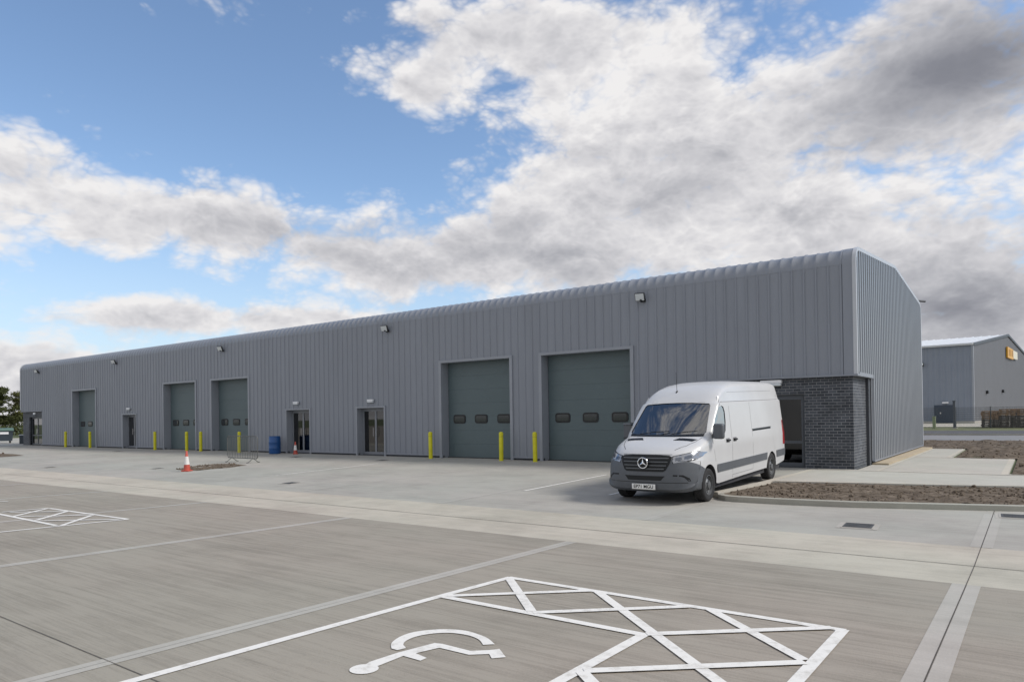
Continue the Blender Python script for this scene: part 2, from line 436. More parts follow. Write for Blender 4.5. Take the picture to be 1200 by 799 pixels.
# painted markings
right = [[(-0.865, -20.5), (-0.744, -17.039)], [(-0.744, -17.039), (-0.69, -15.98)], [(-0.69, -15.98), (2.83, -16.03)], [(2.83, -16.03), (2.85, -20.6)], [(-0.72, -17.088), (1.53, -17.112)], [(1.53, -17.112), (1.547, -20.6)],
  [(-0.66, -16.03), (0.414, -17.10)], [(0.46, -16.0), (2.80, -18.15)], [(1.65, -16.0), (2.78, -17.03)], [(-0.70, -17.06), (0.40, -16.0)], [(0.38, -17.09), (1.49, -16.03)], [(1.53, -17.10), (2.76, -16.0)], [(1.56, -18.16), (2.80, -17.05)],
  [(1.56, -18.16), (2.80, -19.22)], [(1.58, -19.24), (2.80, -18.15)], [(1.58, -19.24), (2.80, -20.3)], [(-5.0, -17.0), (-5.0, -17.001)]][:-1]
st(ground_sheet('hatched_bay_marking', [strip(a, b, 0.095, 0.02 if i < 6 else -0.02) for i, (a, b) in enumerate(right)], M_PAINT, 0.006, None, 0.0005), 'white hatched access zone beside the disabled bay in the foreground')
left = [[(-13.047, -16.079), (-9.705, -15.978)], [(-9.705, -15.978), (-9.93, -20.5)], [(-12.9, -17.083), (-9.885, -17.132)], [(-13.047, -16.079), (-12.037, -17.083)], [(-12.094, -16.076), (-10.991, -17.057)], [(-10.918, -16.099), (-9.807, -17.079)],
  [(-12.90, -16.85), (-12.063, -16.12)], [(-11.891, -17.0), (-10.98, -16.12)], [(-10.846, -17.05), (-9.814, -16.1)], [(-13.047, -16.95), (-13.047, -16.079)], [(-13.02, -17.05), (-13.02, -20.5)], [(-15.605, -16.157), (-15.446, -16.053)]]
st(ground_sheet('hatched_bay_marking', [strip(a, b, 0.085) for a, b in left], M_PAINT, 0.006, None, 0.0005), 'white hatched access zone painted near the left edge')
body = [(0.187, -18.886), (0.205, -18.608), (0.27, -18.275), (0.335, -18.254), (0.631, -18.26), (0.737, -18.161), (0.785, -18.094), (0.941, -18.22), (0.873, -18.304), (0.795, -18.235), (0.681, -18.338), (0.382, -18.342), (0.326, -18.545), (0.47, -18.577), (0.476, -18.65), (0.293, -18.645), (0.294, -18.914), (0.343, -18.96), (0.372, -19.038), (0.333, -19.097), (0.259, -19.118), (0.199, -19.091), (0.171, -19.042), (0.166, -18.964)]
arc = [(0.091, -18.572), (0.015, -18.505), (-0.041, -18.419), (-0.082, -18.291), (-0.076, -18.151), (0.007, -18.009), (0.106, -17.922), (0.256, -17.872), (0.408, -17.891), (0.539, -17.931), (0.683, -18.022), (0.617, -18.088), (0.509, -18.004), (0.383, -17.963), (0.255, -17.972), (0.155, -18.016), (0.069, -18.115), (0.029, -18.24), (0.042, -18.361), (0.095, -18.449), (0.172, -18.5), (0.154, -18.575)]
def catmull(pts, n=4):
    out = []
    for i in range(len(pts) - 1):
        p0, p1, p2, p3 = (Vector(pts[max(0, min(len(pts) - 1, j))]) for j in (i - 1, i, i + 1, i + 2))
        for k in range(n):
            t = k / n; out.append(tuple(.5 * ((2 * p1) + (p2 - p0) * t + (2 * p0 - 5 * p1 + 4 * p2 - p3) * t * t + (3 * p1 - p0 - 3 * p2 + p3) * t ** 3)))
    return out + [tuple(pts[-1])]
arc = catmull(arc[:11]) + catmull(arc[11:])
body = body[:16] + [(.27 + .104 * math.cos(R(a)), -19.013 + .104 * math.sin(R(a))) for a in range(70, -245, -20)]
st(ground_sheet('wheelchair_symbol', [body, arc], M_PAINT, 0.006, None, 0.0005), 'white wheelchair symbol painted on the concrete')
bays = [((-16.05, -8.27), (-16.5, -3.33)), ((-5.98, -8.27), (-6.1, -3.91)), ((-3.72, -8.13), (-3.76, -3.9))]
for k in (1, 2, 3, 4): bays.append(((-16.1 - 4.95 * k * 1.3, -8.0), (-16.3 - 4.95 * k * 1.3, -6.2)))
st(ground_sheet('bay_marking', [strip(a, b, 0.085) for a, b in bays[:3]], M_PAINT, 0.006, None, 0.0005), 'white bay lines between the van and the roller doors')

# soil and dirt
def noise2(x, y):
    return (math.sin(x * 3.1 + y * 1.7) + math.sin(x * 7.3 - y * 5.1 + 1.3) * .6 + math.sin(x * 13.7 + y * 17.9) * .5 + math.sin(x * 29.1 - y * 23.3) * .35) / 2.45
def inside(p, poly):
    x, y = p; c = False
    for i in range(len(poly)):
        (x0, y0), (x1, y1) = poly[i - 1], poly[i]
        if (y0 > y) != (y1 > y) and x < (x1 - x0) * (y - y0) / (y1 - y0) + x0: c = not c
    return c
def soil_bed(name, poly, step, zbase, amp, clods, label, seed=1):
    rnd = random.Random(seed)
    bm = bmesh.new(); f = bm.faces.new([bm.verts.new((x, y, 0)) for x, y in poly]); f.normal_update()
    if f.normal.z < 0: f.normal_flip()
    xs = [p[0] for p in poly]; ys = [p[1] for p in poly]
    t = min(xs) + step
    while t < max(xs): bmesh.ops.bisect_plane(bm, geom=bm.verts[:] + bm.edges[:] + bm.faces[:], plane_co=(t, 0, 0), plane_no=(1, 0, 0)); t += step
    t = min(ys) + step
    while t < max(ys): bmesh.ops.bisect_plane(bm, geom=bm.verts[:] + bm.edges[:] + bm.faces[:], plane_co=(0, t, 0), plane_no=(0, 1, 0)); t += step
    for v in bm.verts:
        edge = v.is_boundary
        h = 0 if edge else amp * (noise2(v.co.x * 1.7, v.co.y * 1.7) * .5 + noise2(v.co.x * .35 + 5, v.co.y * .35) * .6 + rnd.uniform(-.35, .5))
        v.co.z = zbase(v.co.x, v.co.y) + h
    for _ in range(clods):
        for _t in range(20):
            x, y = rnd.uniform(min(xs), max(xs)), rnd.uniform(min(ys), max(ys))
            if inside((x, y), poly): break
        else: continue
        s = rnd.uniform(.010, .030) * (1.8 if rnd.random() < .06 else 1) * (step / .12) ** .35
        r = bmesh.ops.create_icosphere(bm, subdivisions=1, radius=s, matrix=Matrix.Translation((x, y, zbase(x, y) + s * .4)))
        for v in r['verts']: v.co += Vector((rnd.uniform(-1, 1), rnd.uniform(-1, 1), rnd.uniform(-1, .6))) * s * .3
    me = bpy.data.meshes.new(name); bm.to_mesh(me); bm.free(); me.materials.append(M_SOIL)
    return tag(link(bpy.data.objects.new(name, me)), label, 'soil', None, 'stuff')
def lerp_line(pts, x):
    for (x0, y0), (x1, y1) in zip(pts, pts[1:]):
        if x <= x1: return y0 + (y1 - y0) * (x - x0) / (x1 - x0)
    (x0, y0), (x1, y1) = pts[-2:]; return y1 + (y1 - y0) / (x1 - x0) * (x - x1)
kerb_out = [(-1.40, -7.50), (-1.30, -7.75), (-1.08, -7.93), (-0.80, -7.98), (0.2, -7.95), (1.34, -7.80), (3.96, -7.02), (8.0, -5.6), (14.0, -3.4)]
path_edge = [(-1.10, -4.55), (0.66, -4.10), (2.5, -3.72), (3.91, -3.35), (14.0, -0.3)]
def ztop(x, y): return 0.072
# bed between the kerb and the path
def offset_in(pts, d):
    out = []
    for i, p in enumerate(pts):
        a = Vector(pts[max(0, i - 1)]); b = Vector(pts[min(len(pts) - 1, i + 1)]); t = (b - a).normalized()
        out.append((p[0] - t.y * d, p[1] + t.x * d))
    return out
kerb_in = offset_in(kerb_out, 0.125)
bed = kerb_in + [(14.0, -0.45)] + [(x, y - 0.06) for x, y in reversed(path_edge[:-1])]
bed[-1] = (-1.02, -4.60)
soil_bed('soil_bed', bed, 0.09, lambda x, y: 0.058, 0.032, 1900, 'rough bare brown soil bed between kerb and path beside the van', 3)
# kerb, real step
kb = MB()
for i in range(len(kerb_out) - 1):
    a, b = kerb_out[i], kerb_out[i + 1]; c, d = kerb_in[i + 1], kerb_in[i]
    zs = 0.068
    kb.add([(*a, zg(a[1]) - .05), (*b, zg(b[1]) - .05), (*b, zs - .01), (*a, zs - .01), (*c, zs), (*d, zs), (*c, -.1), (*d, -.1)], [(0, 1, 2, 3), (3, 2, 4, 5), (5, 4, 6, 7)])
st(kb.build('kerb', C_KERB))
le = MB()
le.prism([(-1.40, -7.5), (-1.16, -4.5), (-1.12, 0.0), (-1.30, 0.0), (-1.34, -4.5), (-1.52, -7.45)], 'z', -0.1, 0.079)
st(le.build('path_edging', C_EDGE))
# paths, one smooth slab with lighter trowelled margins
pz = 0.010
pave = [(-1.12, -4.5), (0.66, -4.10), (2.5, -3.72), (3.91, -3.35), (14, -0.3), (14, 1.4), (3.55, -0.12), (3.55, 6.85), (1.70, 7.12), (1.66, 13.7), (-0.05, 13.7), (-0.05, 0.1), (-1.12, 0.1)]
pm = MB(); pm.prism(pave, 'z', -0.15, 0.082); st(pm.build('path', C_PATH))
edges = [strip((-1.1, -4.42), (3.9, -3.26), .14), strip((3.9, -3.26), (14, -0.22), .14), strip((3.46, -.15), (3.46, 6.8), .15), strip((0.5, 7.0), (3.5, 6.8), .14), strip((1.6, 7.1), (1.6, 13.6), .12), strip((0.5, 13.62), (1.6, 13.62), .12), strip((-1.1, -0.25), (3.5, -0.25), .13), strip((0.52, -.2), (0.52, 13.6), .10), strip((3.5, -.2), (14, 1.3), .14)]
es = MB()
for qi, q in enumerate(edges): es.add([(x, y, 0.085 + .0006 * qi) for x, y in q], [(0, 1, 2, 3)])
st(es.build('path_edging', C_EDGE))
# soil behind and to the right of the paths
soil_bed('soil_ground', [(3.62, 0.05), (30, 4.0), (30, 23.6), (-8, 23.6), (-8, 14.6), (0.1, 14.6), (0.1, 13.85), (1.75, 13.85), (1.8, 7.25), (3.62, 7.0)], 0.32, lambda x, y: 0.085 + (0.10 if x > 5 else 0) * min(1, (x - 5) / 4 if x > 5 else 0), 0.085, 2500, 'broad stretch of bare brown soil beyond the paths', 5)
ps = [(-22.361, -8.271), (-23.219, -7.249), (-23.482, -6.064), (-22.873, -5.664), (-21.415, -5.857), (-20.949, -6.861), (-21.041, -7.687), (-20.868, -8.227), (-21.542, -8.414)]
soil_bed('brown_patch', ps, 0.2, lambda x, y: zg(y) + .008, 0.015, 90, 'patch of brown dirt on the yard between cone and barrier', 6)
soil_bed('brown_patch', [(-41.9, -7.7), (-42.2, -6.5), (-45.0, -6.1), (-52.0, -6.6), (-56, -7.6), (-50, -7.9)], 0.4, lambda x, y: zg(y) + .01, 0.02, 30, 'thin dark streak on the yard at the left edge', 8)  # thin lumpy strip of dark brown laid on the yard
# road, verge and apron in front of the far warehouse
def flat(name, x0, y0, x1, y1, z, m, label=None):
    return st(MB().add([(x0, y0, z), (x1, y0, z), (x1, y1, z), (x0, y1, z)], [(0, 1, 2, 3)]).build(name, m), label)
flat('road', -120, 23.8, 120, 33.0, 0.085, ASPH)
k2 = MB().box((-120, 33.0, 0), (120, 33.15, 0.19)); st(k2.build('kerb', C_KERB))
flat('footway', -120, 33.15, 120, 41.5, 0.18, ASPH_D)
flat('verge', -120, 41.5, 120, 56, 0.175, M_GRASS)
flat('apron', -120, 56, 120, 74.0, 0.18, C_EDGE)
flat('apron', -120, 74, 120, 130, 0.12, C_PATH)

# ------------------------------------------------------------------ building materials
def cladding_mat(name, base, axis, rough=0.42, pitch=1.0):
    m = bpy.data.materials.new(name); m.use_nodes = True
    N, L = m.node_tree.nodes, m.node_tree.links; b = N['Principled BSDF']
    g = N.new('ShaderNodeNewGeometry'); s = N.new('ShaderNodeSeparateXYZ'); L.new(g.outputs['Position'], s.inputs[0])
    d = N.new('ShaderNodeMath'); d.operation = 'DIVIDE'; d.inputs[1].default_value = pitch; L.new(s.outputs[0 if axis == 'x' else 1], d.inputs[0])
    fl = N.new('ShaderNodeMath'); fl.operation = 'FLOOR'; L.new(d.outputs[0], fl.inputs[0])
    wn_ = N.new('ShaderNodeTexWhiteNoise'); wn_.noise_dimensions = '1D'; L.new(fl.outputs[0], wn_.inputs['W'])
    mp = N.new('ShaderNodeMapping'); mp.inputs[3].default_value = (1, 1, 0.12); L.new(g.outputs['Position'], mp.inputs[0])
    n = N.new('ShaderNodeTexNoise'); n.inputs['Scale'].default_value = 2.5; n.inputs['Detail'].default_value = 6; n.inputs['Roughness'].default_value = .65; L.new(mp.outputs[0], n.inputs['Vector'])
    a = N.new('ShaderNodeMath'); a.operation = 'MULTIPLY_ADD'; a.inputs[1].default_value = 0.16; L.new(wn_.outputs['Value'], a.inputs[0])
    c = N.new('ShaderNodeMath'); c.operation = 'MULTIPLY'; c.inputs[1].default_value = 0.9; L.new(n.outputs['Fac'], c.inputs[0]); L.new(c.outputs[0], a.inputs[2])
    mx = N.new('ShaderNodeMix'); mx.data_type = 'RGBA'
    mx.inputs[6].default_value = (*[q * 0.86 for q in base], 1); mx.inputs[7].default_value = (*[q * 1.14 for q in base], 1)
    L.new(a.outputs[0], mx.inputs[0]); L.new(mx.outputs[2], b.inputs['Base Color'])
    b.inputs['Roughness'].default_value = rough; b.inputs['Specular IOR Level'].default_value = 0.5
    n2 = N.new('ShaderNodeTexNoise'); n2.inputs['Scale'].default_value = 1.3; n2.inputs['Detail'].default_value = 2; L.new(g.outputs['Position'], n2.inputs['Vector'])
    bp = N.new('ShaderNodeBump'); bp.inputs['Strength'].default_value = 0.25; bp.inputs['Distance'].default_value = 0.03; L.new(n2.outputs['Fac'], bp.inputs['Height']); L.new(bp.outputs[0], b.inputs['Normal'])
    return m
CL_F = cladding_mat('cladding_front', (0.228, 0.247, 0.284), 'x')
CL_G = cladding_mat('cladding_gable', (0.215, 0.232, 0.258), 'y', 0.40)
M_TRIM = mat('trim_grey', (0.27, 0.29, 0.325), 0.4, var=0.08, vscale=1.0)
M_TRIML = mat('verge_trim', (0.46, 0.48, 0.51), 0.4, var=0.06, vscale=1.0)
M_DARKSTEEL = mat('dark_flashing', (0.055, 0.06, 0.07), 0.5, var=0.15)
M_PLINTH = mat('plinth', (0.06, 0.065, 0.075), 0.8, var=0.25)
M_DOORPANEL = mat('sectional_panel', (0.092, 0.128, 0.138), 0.45, var=0.07, vscale=0.7)
M_ALU = mat('aluminium_frame', (0.20, 0.215, 0.24), 0.4, var=0.05)
M_FRAME_D = mat('dark_frame', (0.075, 0.085, 0.10), 0.4)
M_BLACK = mat('black_rubber', (0.012, 0.012, 0.013), 0.6)
M_CHROME = mat('handle_steel', (0.6, 0.6, 0.62), 0.25, 1.0)
M_INT = mat('interior_dark', (0.05, 0.05, 0.05), 0.9)
M_WHITE = mat('white_plastic', (0.75, 0.76, 0.78), 0.4)
M_LENS = mat('lamp_lens', (0.62, 0.66, 0.68), 0.2)
def glass_mat(name, tint, refl=1.0, rough=0.02, fm=1.5, fa=0.03):
    m = bpy.data.materials.new(name); m.use_nodes = True
    N, L = m.node_tree.nodes, m.node_tree.links; N.remove(N['Principled BSDF'])
    t = N.new('ShaderNodeBsdfTransparent'); t.inputs[0].default_value = (*tint, 1)
    gl = N.new('ShaderNodeBsdfGlossy'); gl.inputs['Roughness'].default_value = rough; gl.inputs[0].default_value = (refl, refl, refl, 1)
    lw = N.new('ShaderNodeFresnel'); lw.inputs[0].default_value = 1.52
    ad = N.new('ShaderNodeMath'); ad.operation = 'MULTIPLY_ADD'; ad.inputs[1].default_value = fm; ad.inputs[2].default_value = fa; ad.use_clamp = True; L.new(lw.outputs[0], ad.inputs[0])
    mx = N.new('ShaderNodeMixShader'); L.new(ad.outputs[0], mx.inputs[0]); L.new(t.outputs[0], mx.inputs[1]); L.new(gl.outputs[0], mx.inputs[2])
    L.new(mx.outputs[0], N['Material Output'].inputs[0]); return m
M_GLASS = glass_mat('door_glass', (0.18, 0.20, 0.21))
def brick_mat(name, c1, c2, mortar):
    m = bpy.data.materials.new(name); m.use_nodes = True
    N, L = m.node_tree.nodes, m.node_tree.links; b = N['Principled BSDF']
    g = N.new('ShaderNodeNewGeometry'); s = N.new('ShaderNodeSeparateXYZ'); L.new(g.outputs['Position'], s.inputs[0])
    a = N.new('ShaderNodeMath'); a.operation = 'ADD'; L.new(s.outputs[0], a.inputs[0]); L.new(s.outputs[1], a.inputs[1])
    cb = N.new('ShaderNodeCombineXYZ'); L.new(a.outputs[0], cb.inputs[0]); L.new(s.outputs[2], cb.inputs[1])
    br = N.new('ShaderNodeTexBrick'); L.new(cb.outputs[0], br.inputs['Vector'])
    br.inputs['Color1'].default_value = (*c1, 1); br.inputs['Color2'].default_value = (*c2, 1); br.inputs['Mortar'].default_value = (*mortar, 1)
    br.inputs['Scale'].default_value = 1.0; br.inputs['Mortar Size'].default_value = 0.0065; br.inputs['Mortar Smooth'].default_value = 0.1
    br.inputs['Brick Width'].default_value = 0.225; br.inputs['Row Height'].default_value = 0.086; br.inputs['Bias'].default_value = 0.0
    n = N.new('ShaderNodeTexNoise'); n.inputs['Scale'].default_value = 1.4; n.inputs['Detail'].default_value = 6; L.new(g.outputs['Position'], n.inputs['Vector'])
    r = N.new('ShaderNodeMapRange'); r.inputs[1].default_value = .3; r.inputs[2].default_value = .7; r.inputs[3].default_value = .75; r.inputs[4].default_value = 1.3; L.new(n.outputs['Fac'], r.inputs[0])
    vm = N.new('ShaderNodeVectorMath'); vm.operation = 'SCALE'; L.new(br.outputs['Color'], vm.inputs[0]); L.new(r.outputs[0], vm.inputs['Scale'])
    L.new(vm.outputs[0], b.inputs['Base Color']); b.inputs['Roughness'].default_value = 0.7
    bp = N.new('ShaderNodeBump'); bp.invert = True; bp.inputs['Strength'].default_value = 0.6; bp.inputs['Distance'].default_value = 0.008; L.new(br.outputs['Fac'], bp.inputs['Height']); L.new(bp.outputs[0], b.inputs['Normal'])
    return m
M_BRICK = brick_mat('blue_grey_brick', (0.028, 0.034, 0.043), (0.066, 0.074, 0.088), (0.215, 0.218, 0.228))

# ------------------------------------------------------------------ main warehouse
XL, W = -61.6, 14.35
ZE, RC = 6.07, 0.50                                  # start of the eaves curve and its radius
SL = math.tan(R(4.6))
RIDGE_Y = W / 2
def outline():                                       # (y, z, normal y, normal z) from the front eaves up over the ridge
    pts = []
    a_end = R(90 - 4.6)
    for k in range(9):
        a = a_end * k / 8
        pts.append((RC - RC * math.cos(a), ZE + RC * math.sin(a), -math.cos(a), math.sin(a)))
    return pts
CURVE = outline()
y1, z1 = CURVE[-1][0], CURVE[-1][1]
ZR = z1 + (RIDGE_Y - y1) * SL
def roof_z(y):
    y = min(y, W - y)
    if y >= y1: return z1 + (y - y1) * SL
    y = max(0.0, min(y, RC)); return ZE + math.sqrt(max(0, RC * RC - (RC - y) ** 2))
def rib_breaks(a, b, pitch, prof, extra=()):
    """prof: list of (fraction of the pitch, height)"""
    xs = []
    k = math.floor(a / pitch)
    while k * pitch < b:
        for t, h in prof:
            x = (k + t) * pitch
            if a < x < b: xs.append((x, h))
        k += 1
    def hat(x):
        t = (x / pitch) % 1.0
        pp = list(prof) + [(prof[0][0] + 1, prof[0][1])]
        for (t0, h0), (t1_, h1) in zip(pp, pp[1:]):
            if t0 <= t <= t1_: return h0 + (h1 - h0) * (t - t0) / max(1e-9, t1_ - t0)
        return prof[0][1]
    for x in [a, b] + [e for e in extra if a < e < b]: xs.append((x, hat(x)))
    xs.sort(); out = [xs[0]]
    for q in xs[1:]:
        if q[0] - out[-1][0] > 1e-4: out.append(q)
    return out
PROF_F = [(0.0, 0.0), (0.40, 0.0), (0.43, 0.003), (0.46, 0.0), (0.76, 0.0), (0.81, 0.034), (0.93, 0.034)]
PROF_R = [(0.0, 0.0), (0.72, 0.0), (0.80, 0.020), (0.92, 0.020)]
PROF_G = [(0.0, 0.0), (0.34, 0.0), (0.46, 0.07), (0.88, 0.07)]
DOORS = [(-10.98, -7.24), (-16.12, -12.50), (-33.75, -30.18), (-39.1, -35.5), (-52.0, -48.35)]
PDOORS = [(-21.43, -19.63), (-26.8, -24.95), (-44.40, -42.62)]
HEAD, PHEAD, ZB = 4.08, 2.27, 0.185
BRK_R, BRK_L = (-4.62, 0.0), (XL, -57.5)
wh = tag(empty('warehouse', (-30, 7, 0.07)), 'long grey ribbed metal warehouse with curved eaves, roller doors and dark brick corner', 'warehouse')
def wpart(mb, name, m, parent=None, smooth=None, label=None):
    o = mb.build(name, m, None, smooth)
    if parent is None or parent is wh:
        o.parent = wh; o.matrix_parent_inverse = Matrix.Translation((30, -7, -0.07))
    else:
        o.parent = parent
    if label: o['label'] = label
    return o
def zbottom(x):
    for a, b in DOORS:
        if a < x < b: return HEAD
    for a, b in PDOORS:
        if a < x < b: return PHEAD
    if x > BRK_R[0]: return 2.86
    if x < BRK_L[1]: return 2.76
    return ZB
ex = [q for d in DOORS + PDOORS for q in d] + [BRK_R[0], BRK_L[1], -0.32]
fr = MB()
P = rib_breaks(XL, -0.32, 0.345, PROF_F, ex)
for (xa, ha), (xb, hb) in zip(P, P[1:]):
    z0 = zbottom((xa + xb) / 2)
    fr.add([(xa, -ha, z0), (xb, -hb, z0), (xb, -hb, ZE), (xa, -ha, ZE)], [(0, 1, 2, 3)])
wpart(fr, 'front_cladding', CL_F)
# curved eaves: crimped sheets, then the roof slopes
ev = MB()
P = rib_breaks(XL, -0.30, 0.345, PROF_R)
n = len(P)
rows = CURVE + [(y1 + 0.35, z1 + 0.35 * SL, -math.sin(R(4.6)), math.cos(R(4.6)))]
vs = []
for j, (y, z, ny, nz) in enumerate(rows):
    k = 0.35 if j == 0 else 1.0
    for x, h in P: vs.append((x, y + ny * (h * k + .006), z + nz * (h * k + .006)))
ev.add(vs, [(j * n + i, j * n + i + 1, (j + 1) * n + i + 1, (j + 1) * n + i) for j in range(len(rows) - 1) for i in range(n - 1)])
wpart(ev, 'curved_eaves', CL_F, None, 50)
rf = MB()
a = (y1 + 0.35, z1 + 0.35 * SL)
vs = [(x, a[0] - .02, a[1] + h) for x, h in P] + [(x, RIDGE_Y, ZR + h) for x, h in P] + [(x, W - y1, z1 + h) for x, h in P]
rf.add(vs, [(j * n + i, j * n + i + 1, (j + 1) * n + i + 1, (j + 1) * n + i) for j in range(2) for i in range(n - 1)])
wpart(rf, 'roof', CL_F)
# back and far end
bk = MB()
pr = [(W, 0.05), (W, ZE)] + [(W - y, z) for y, z, _, _ in CURVE[1:]]
for (ya, za), (yb, zb) in zip(pr, pr[1:]): bk.add([(XL, ya, za), (-0.05, ya, za), (-0.05, yb, zb), (XL, yb, zb)], [(0, 1, 2, 3)])
wpart(bk, 'rear_wall', CL_F)
ys = [0.0] + [q[0] for q in CURVE[1:]] + [RIDGE_Y] + [W - q[0] for q in reversed(CURVE[1:])] + [W]
le_ = MB()
for ya, yb in zip(ys, ys[1:]): le_.add([(XL, ya, 2.76 if yb < .5 else .05), (XL, yb, 2.76 if yb < .5 else .05), (XL, yb, roof_z(yb)), (XL, ya, roof_z(ya))], [(0, 1, 2, 3)])
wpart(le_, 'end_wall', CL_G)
fl = MB().box((XL + .02, 0.3, -0.1), (-0.2, W - .02, 0.10)); wpart(fl, 'floor_slab', M_INT)
# gable facing right
ga = MB()
P = rib_breaks(0.05, W - 0.02, 0.333, PROF_G, [2.36] + [q[0] for q in CURVE[3:]] + [RIDGE_Y] + [W - q[0] for q in CURVE[3:]])
for (ya, ha), (yb, hb) in zip(P, P[1:]):
    z0 = 2.92 if (ya + yb) / 2 < 2.36 else ZB + .03
    ga.add([(-.04 + ha, ya, z0), (-.04 + hb, yb, z0), (-.04 + hb, yb, roof_z(yb) - .06), (-.04 + ha, ya, roof_z(ya) - .06)], [(0, 1, 2, 3)])
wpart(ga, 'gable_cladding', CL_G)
# verge trim round the outline of the gable, corner flashings
def outline_pts(off):
    pts = [(-off, 2.86), (-off, ZE)]
    for y, z, ny, nz in CURVE[1:]: pts.append((y + ny * off, z + nz * off))
    pts.append((RIDGE_Y, ZR + off))
    for y, z, ny, nz in reversed(CURVE[1:]): pts.append((W - (y + ny * off), z + nz * off))
    pts += [(W + off, ZE), (W + off, 0.16)]
    return pts
def verge(x0, x1, o_in, o_out, m, name, smooth=None):
    vt = MB(); A, B = outline_pts(o_out), outline_pts(-o_in); q = len(A)
    vs = [(x0, *p) for p in A] + [(x1, *p) for p in A] + [(x1, *p) for p in B] + [(x0, *p) for p in B]
    fs = []
    for i in range(q - 1):
        for k in range(4): fs.append((k * q + i, k * q + i + 1, ((k + 1) % 4) * q + i + 1, ((k + 1) % 4) * q + i))
    fs += [(0, q, 2 * q, 3 * q), (q - 1, 2 * q - 1, 3 * q - 1, 4 * q - 1)]
    vt.add(vs, fs); return wpart(vt, name, m, None, smooth)
verge(-0.075, 0.028, 0.065, 0.045, M_TRIML, 'verge_trim', 40)
verge(-0.34, -0.077, 0.02, 0.030, CL_F, 'verge_flashing', 40)
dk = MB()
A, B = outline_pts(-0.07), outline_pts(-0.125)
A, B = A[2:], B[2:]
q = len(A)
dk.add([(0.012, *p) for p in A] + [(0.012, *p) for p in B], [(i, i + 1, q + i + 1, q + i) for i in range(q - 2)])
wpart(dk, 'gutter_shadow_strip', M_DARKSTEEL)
le2 = MB(); verge_l = [(XL - .03, XL + .10)]
A, B = outline_pts(0.05), outline_pts(-0.08); q = len(A)
vs = [(XL - .03, *p) for p in A] + [(XL + .10, *p) for p in A] + [(XL + .10, *p) for p in B] + [(XL - .03, *p) for p in B]
fs = []
for i in range(q - 1):
    for k in range(4): fs.append((k * q + i, k * q + i + 1, ((k + 1) % 4) * q + i + 1, ((k + 1) % 4) * q + i))
le2.add(vs, fs); wpart(le2, 'verge_trim', M_TRIML, None, 40)
# drip trims at the foot of the cladding
dt = MB()
def seg_between(a, b, cuts):
    segs = []; x = a
    for c0, c1 in sorted(cuts):
        if c0 > x: segs.append((x, min(c0, b)))
        x = max(x, c1)
    if x < b: segs.append((x, b))
    return segs
for a, b in seg_between(BRK_L[1], BRK_R[0], [(p - .09, q + .09) for p, q in DOORS + PDOORS]):
    wpart(MB().box((a, -0.05, ZB - 0.035), (b, 0.0, ZB + 0.02)), 'drip_trim', CL_F)
for bxs in (((BRK_R[0] - .02, -0.055, 2.81), (0.03, 0.18, 2.862)), ((XL, -0.05, 2.72), (BRK_L[1], 0.18, 2.758)), ((-0.14, 0.181, 2.81), (0.031, 2.40, 2.922)), ((-0.04, 2.36, ZB - .01), (0.04, W, ZB + .035))):
    wpart(MB().box(*bxs), 'drip_trim', CL_F)
pl = MB()
for a, b in seg_between(BRK_L[1], BRK_R[0], DOORS + PDOORS): wpart(MB().box((a, 0.03, -0.1), (b, 0.12, ZB - 0.02)), 'plinth', M_PLINTH)
wpart(MB().box((-0.16, 2.55, -.1), (-0.05, W, ZB)), 'plinth', M_PLINTH)
so = MB().box((-0.15, 2.05, 0.05), (-0.06, 2.36, 2.83)); wpart(so, 'corner_post', M_DARKSTEEL)
ft = MB().box((-0.045, 2.36, 0.0), (0.42, 13.9, 0.135)); wpart(ft, 'footing', C_TAN)
gt = MB()
gt.tube([(-0.25, W - .9, 6.73), (-0.25, W + .15, 6.78), (.1, W + .85, 6.79)], 0.05, 8); wpart(gt, 'roof_bracket', M_DARKSTEEL)
# brick corner with the glazed entrance
bw = MB()
BX0, BX1 = -3.42, -1.50
bw.box((BRK_R[0], 0.13, 0), (BX0, 0.24, 2.84)); bw.box((BX1, 0.13, 0), (-0.14, 0.24, 2.84)); bw.box((BX0, 0.13, 2.32), (BX1, 0.24, 2.84)); bw.box((-0.24, 0.24, 0), (-0.14, 2.05, 2.84))
wpart(bw, 'brick_wall', M_BRICK)
bl = MB()
LX0, LX1 = -60.3, -57.85
bl.box((XL + .05, 0.13, 0), (LX0, 0.24, 2.75)); bl.box((LX1, 0.13, 0), (BRK_L[1], 0.24, 2.75)); bl.box((LX0, 0.13, 2.3), (LX1, 0.24, 2.75)); bl.box((XL + .05, .24, 0), (XL + .15, 3, 2.76))
wpart(bl, 'brick_wall', M_BRICK, None, None, 'dark brick panel at the far left end')

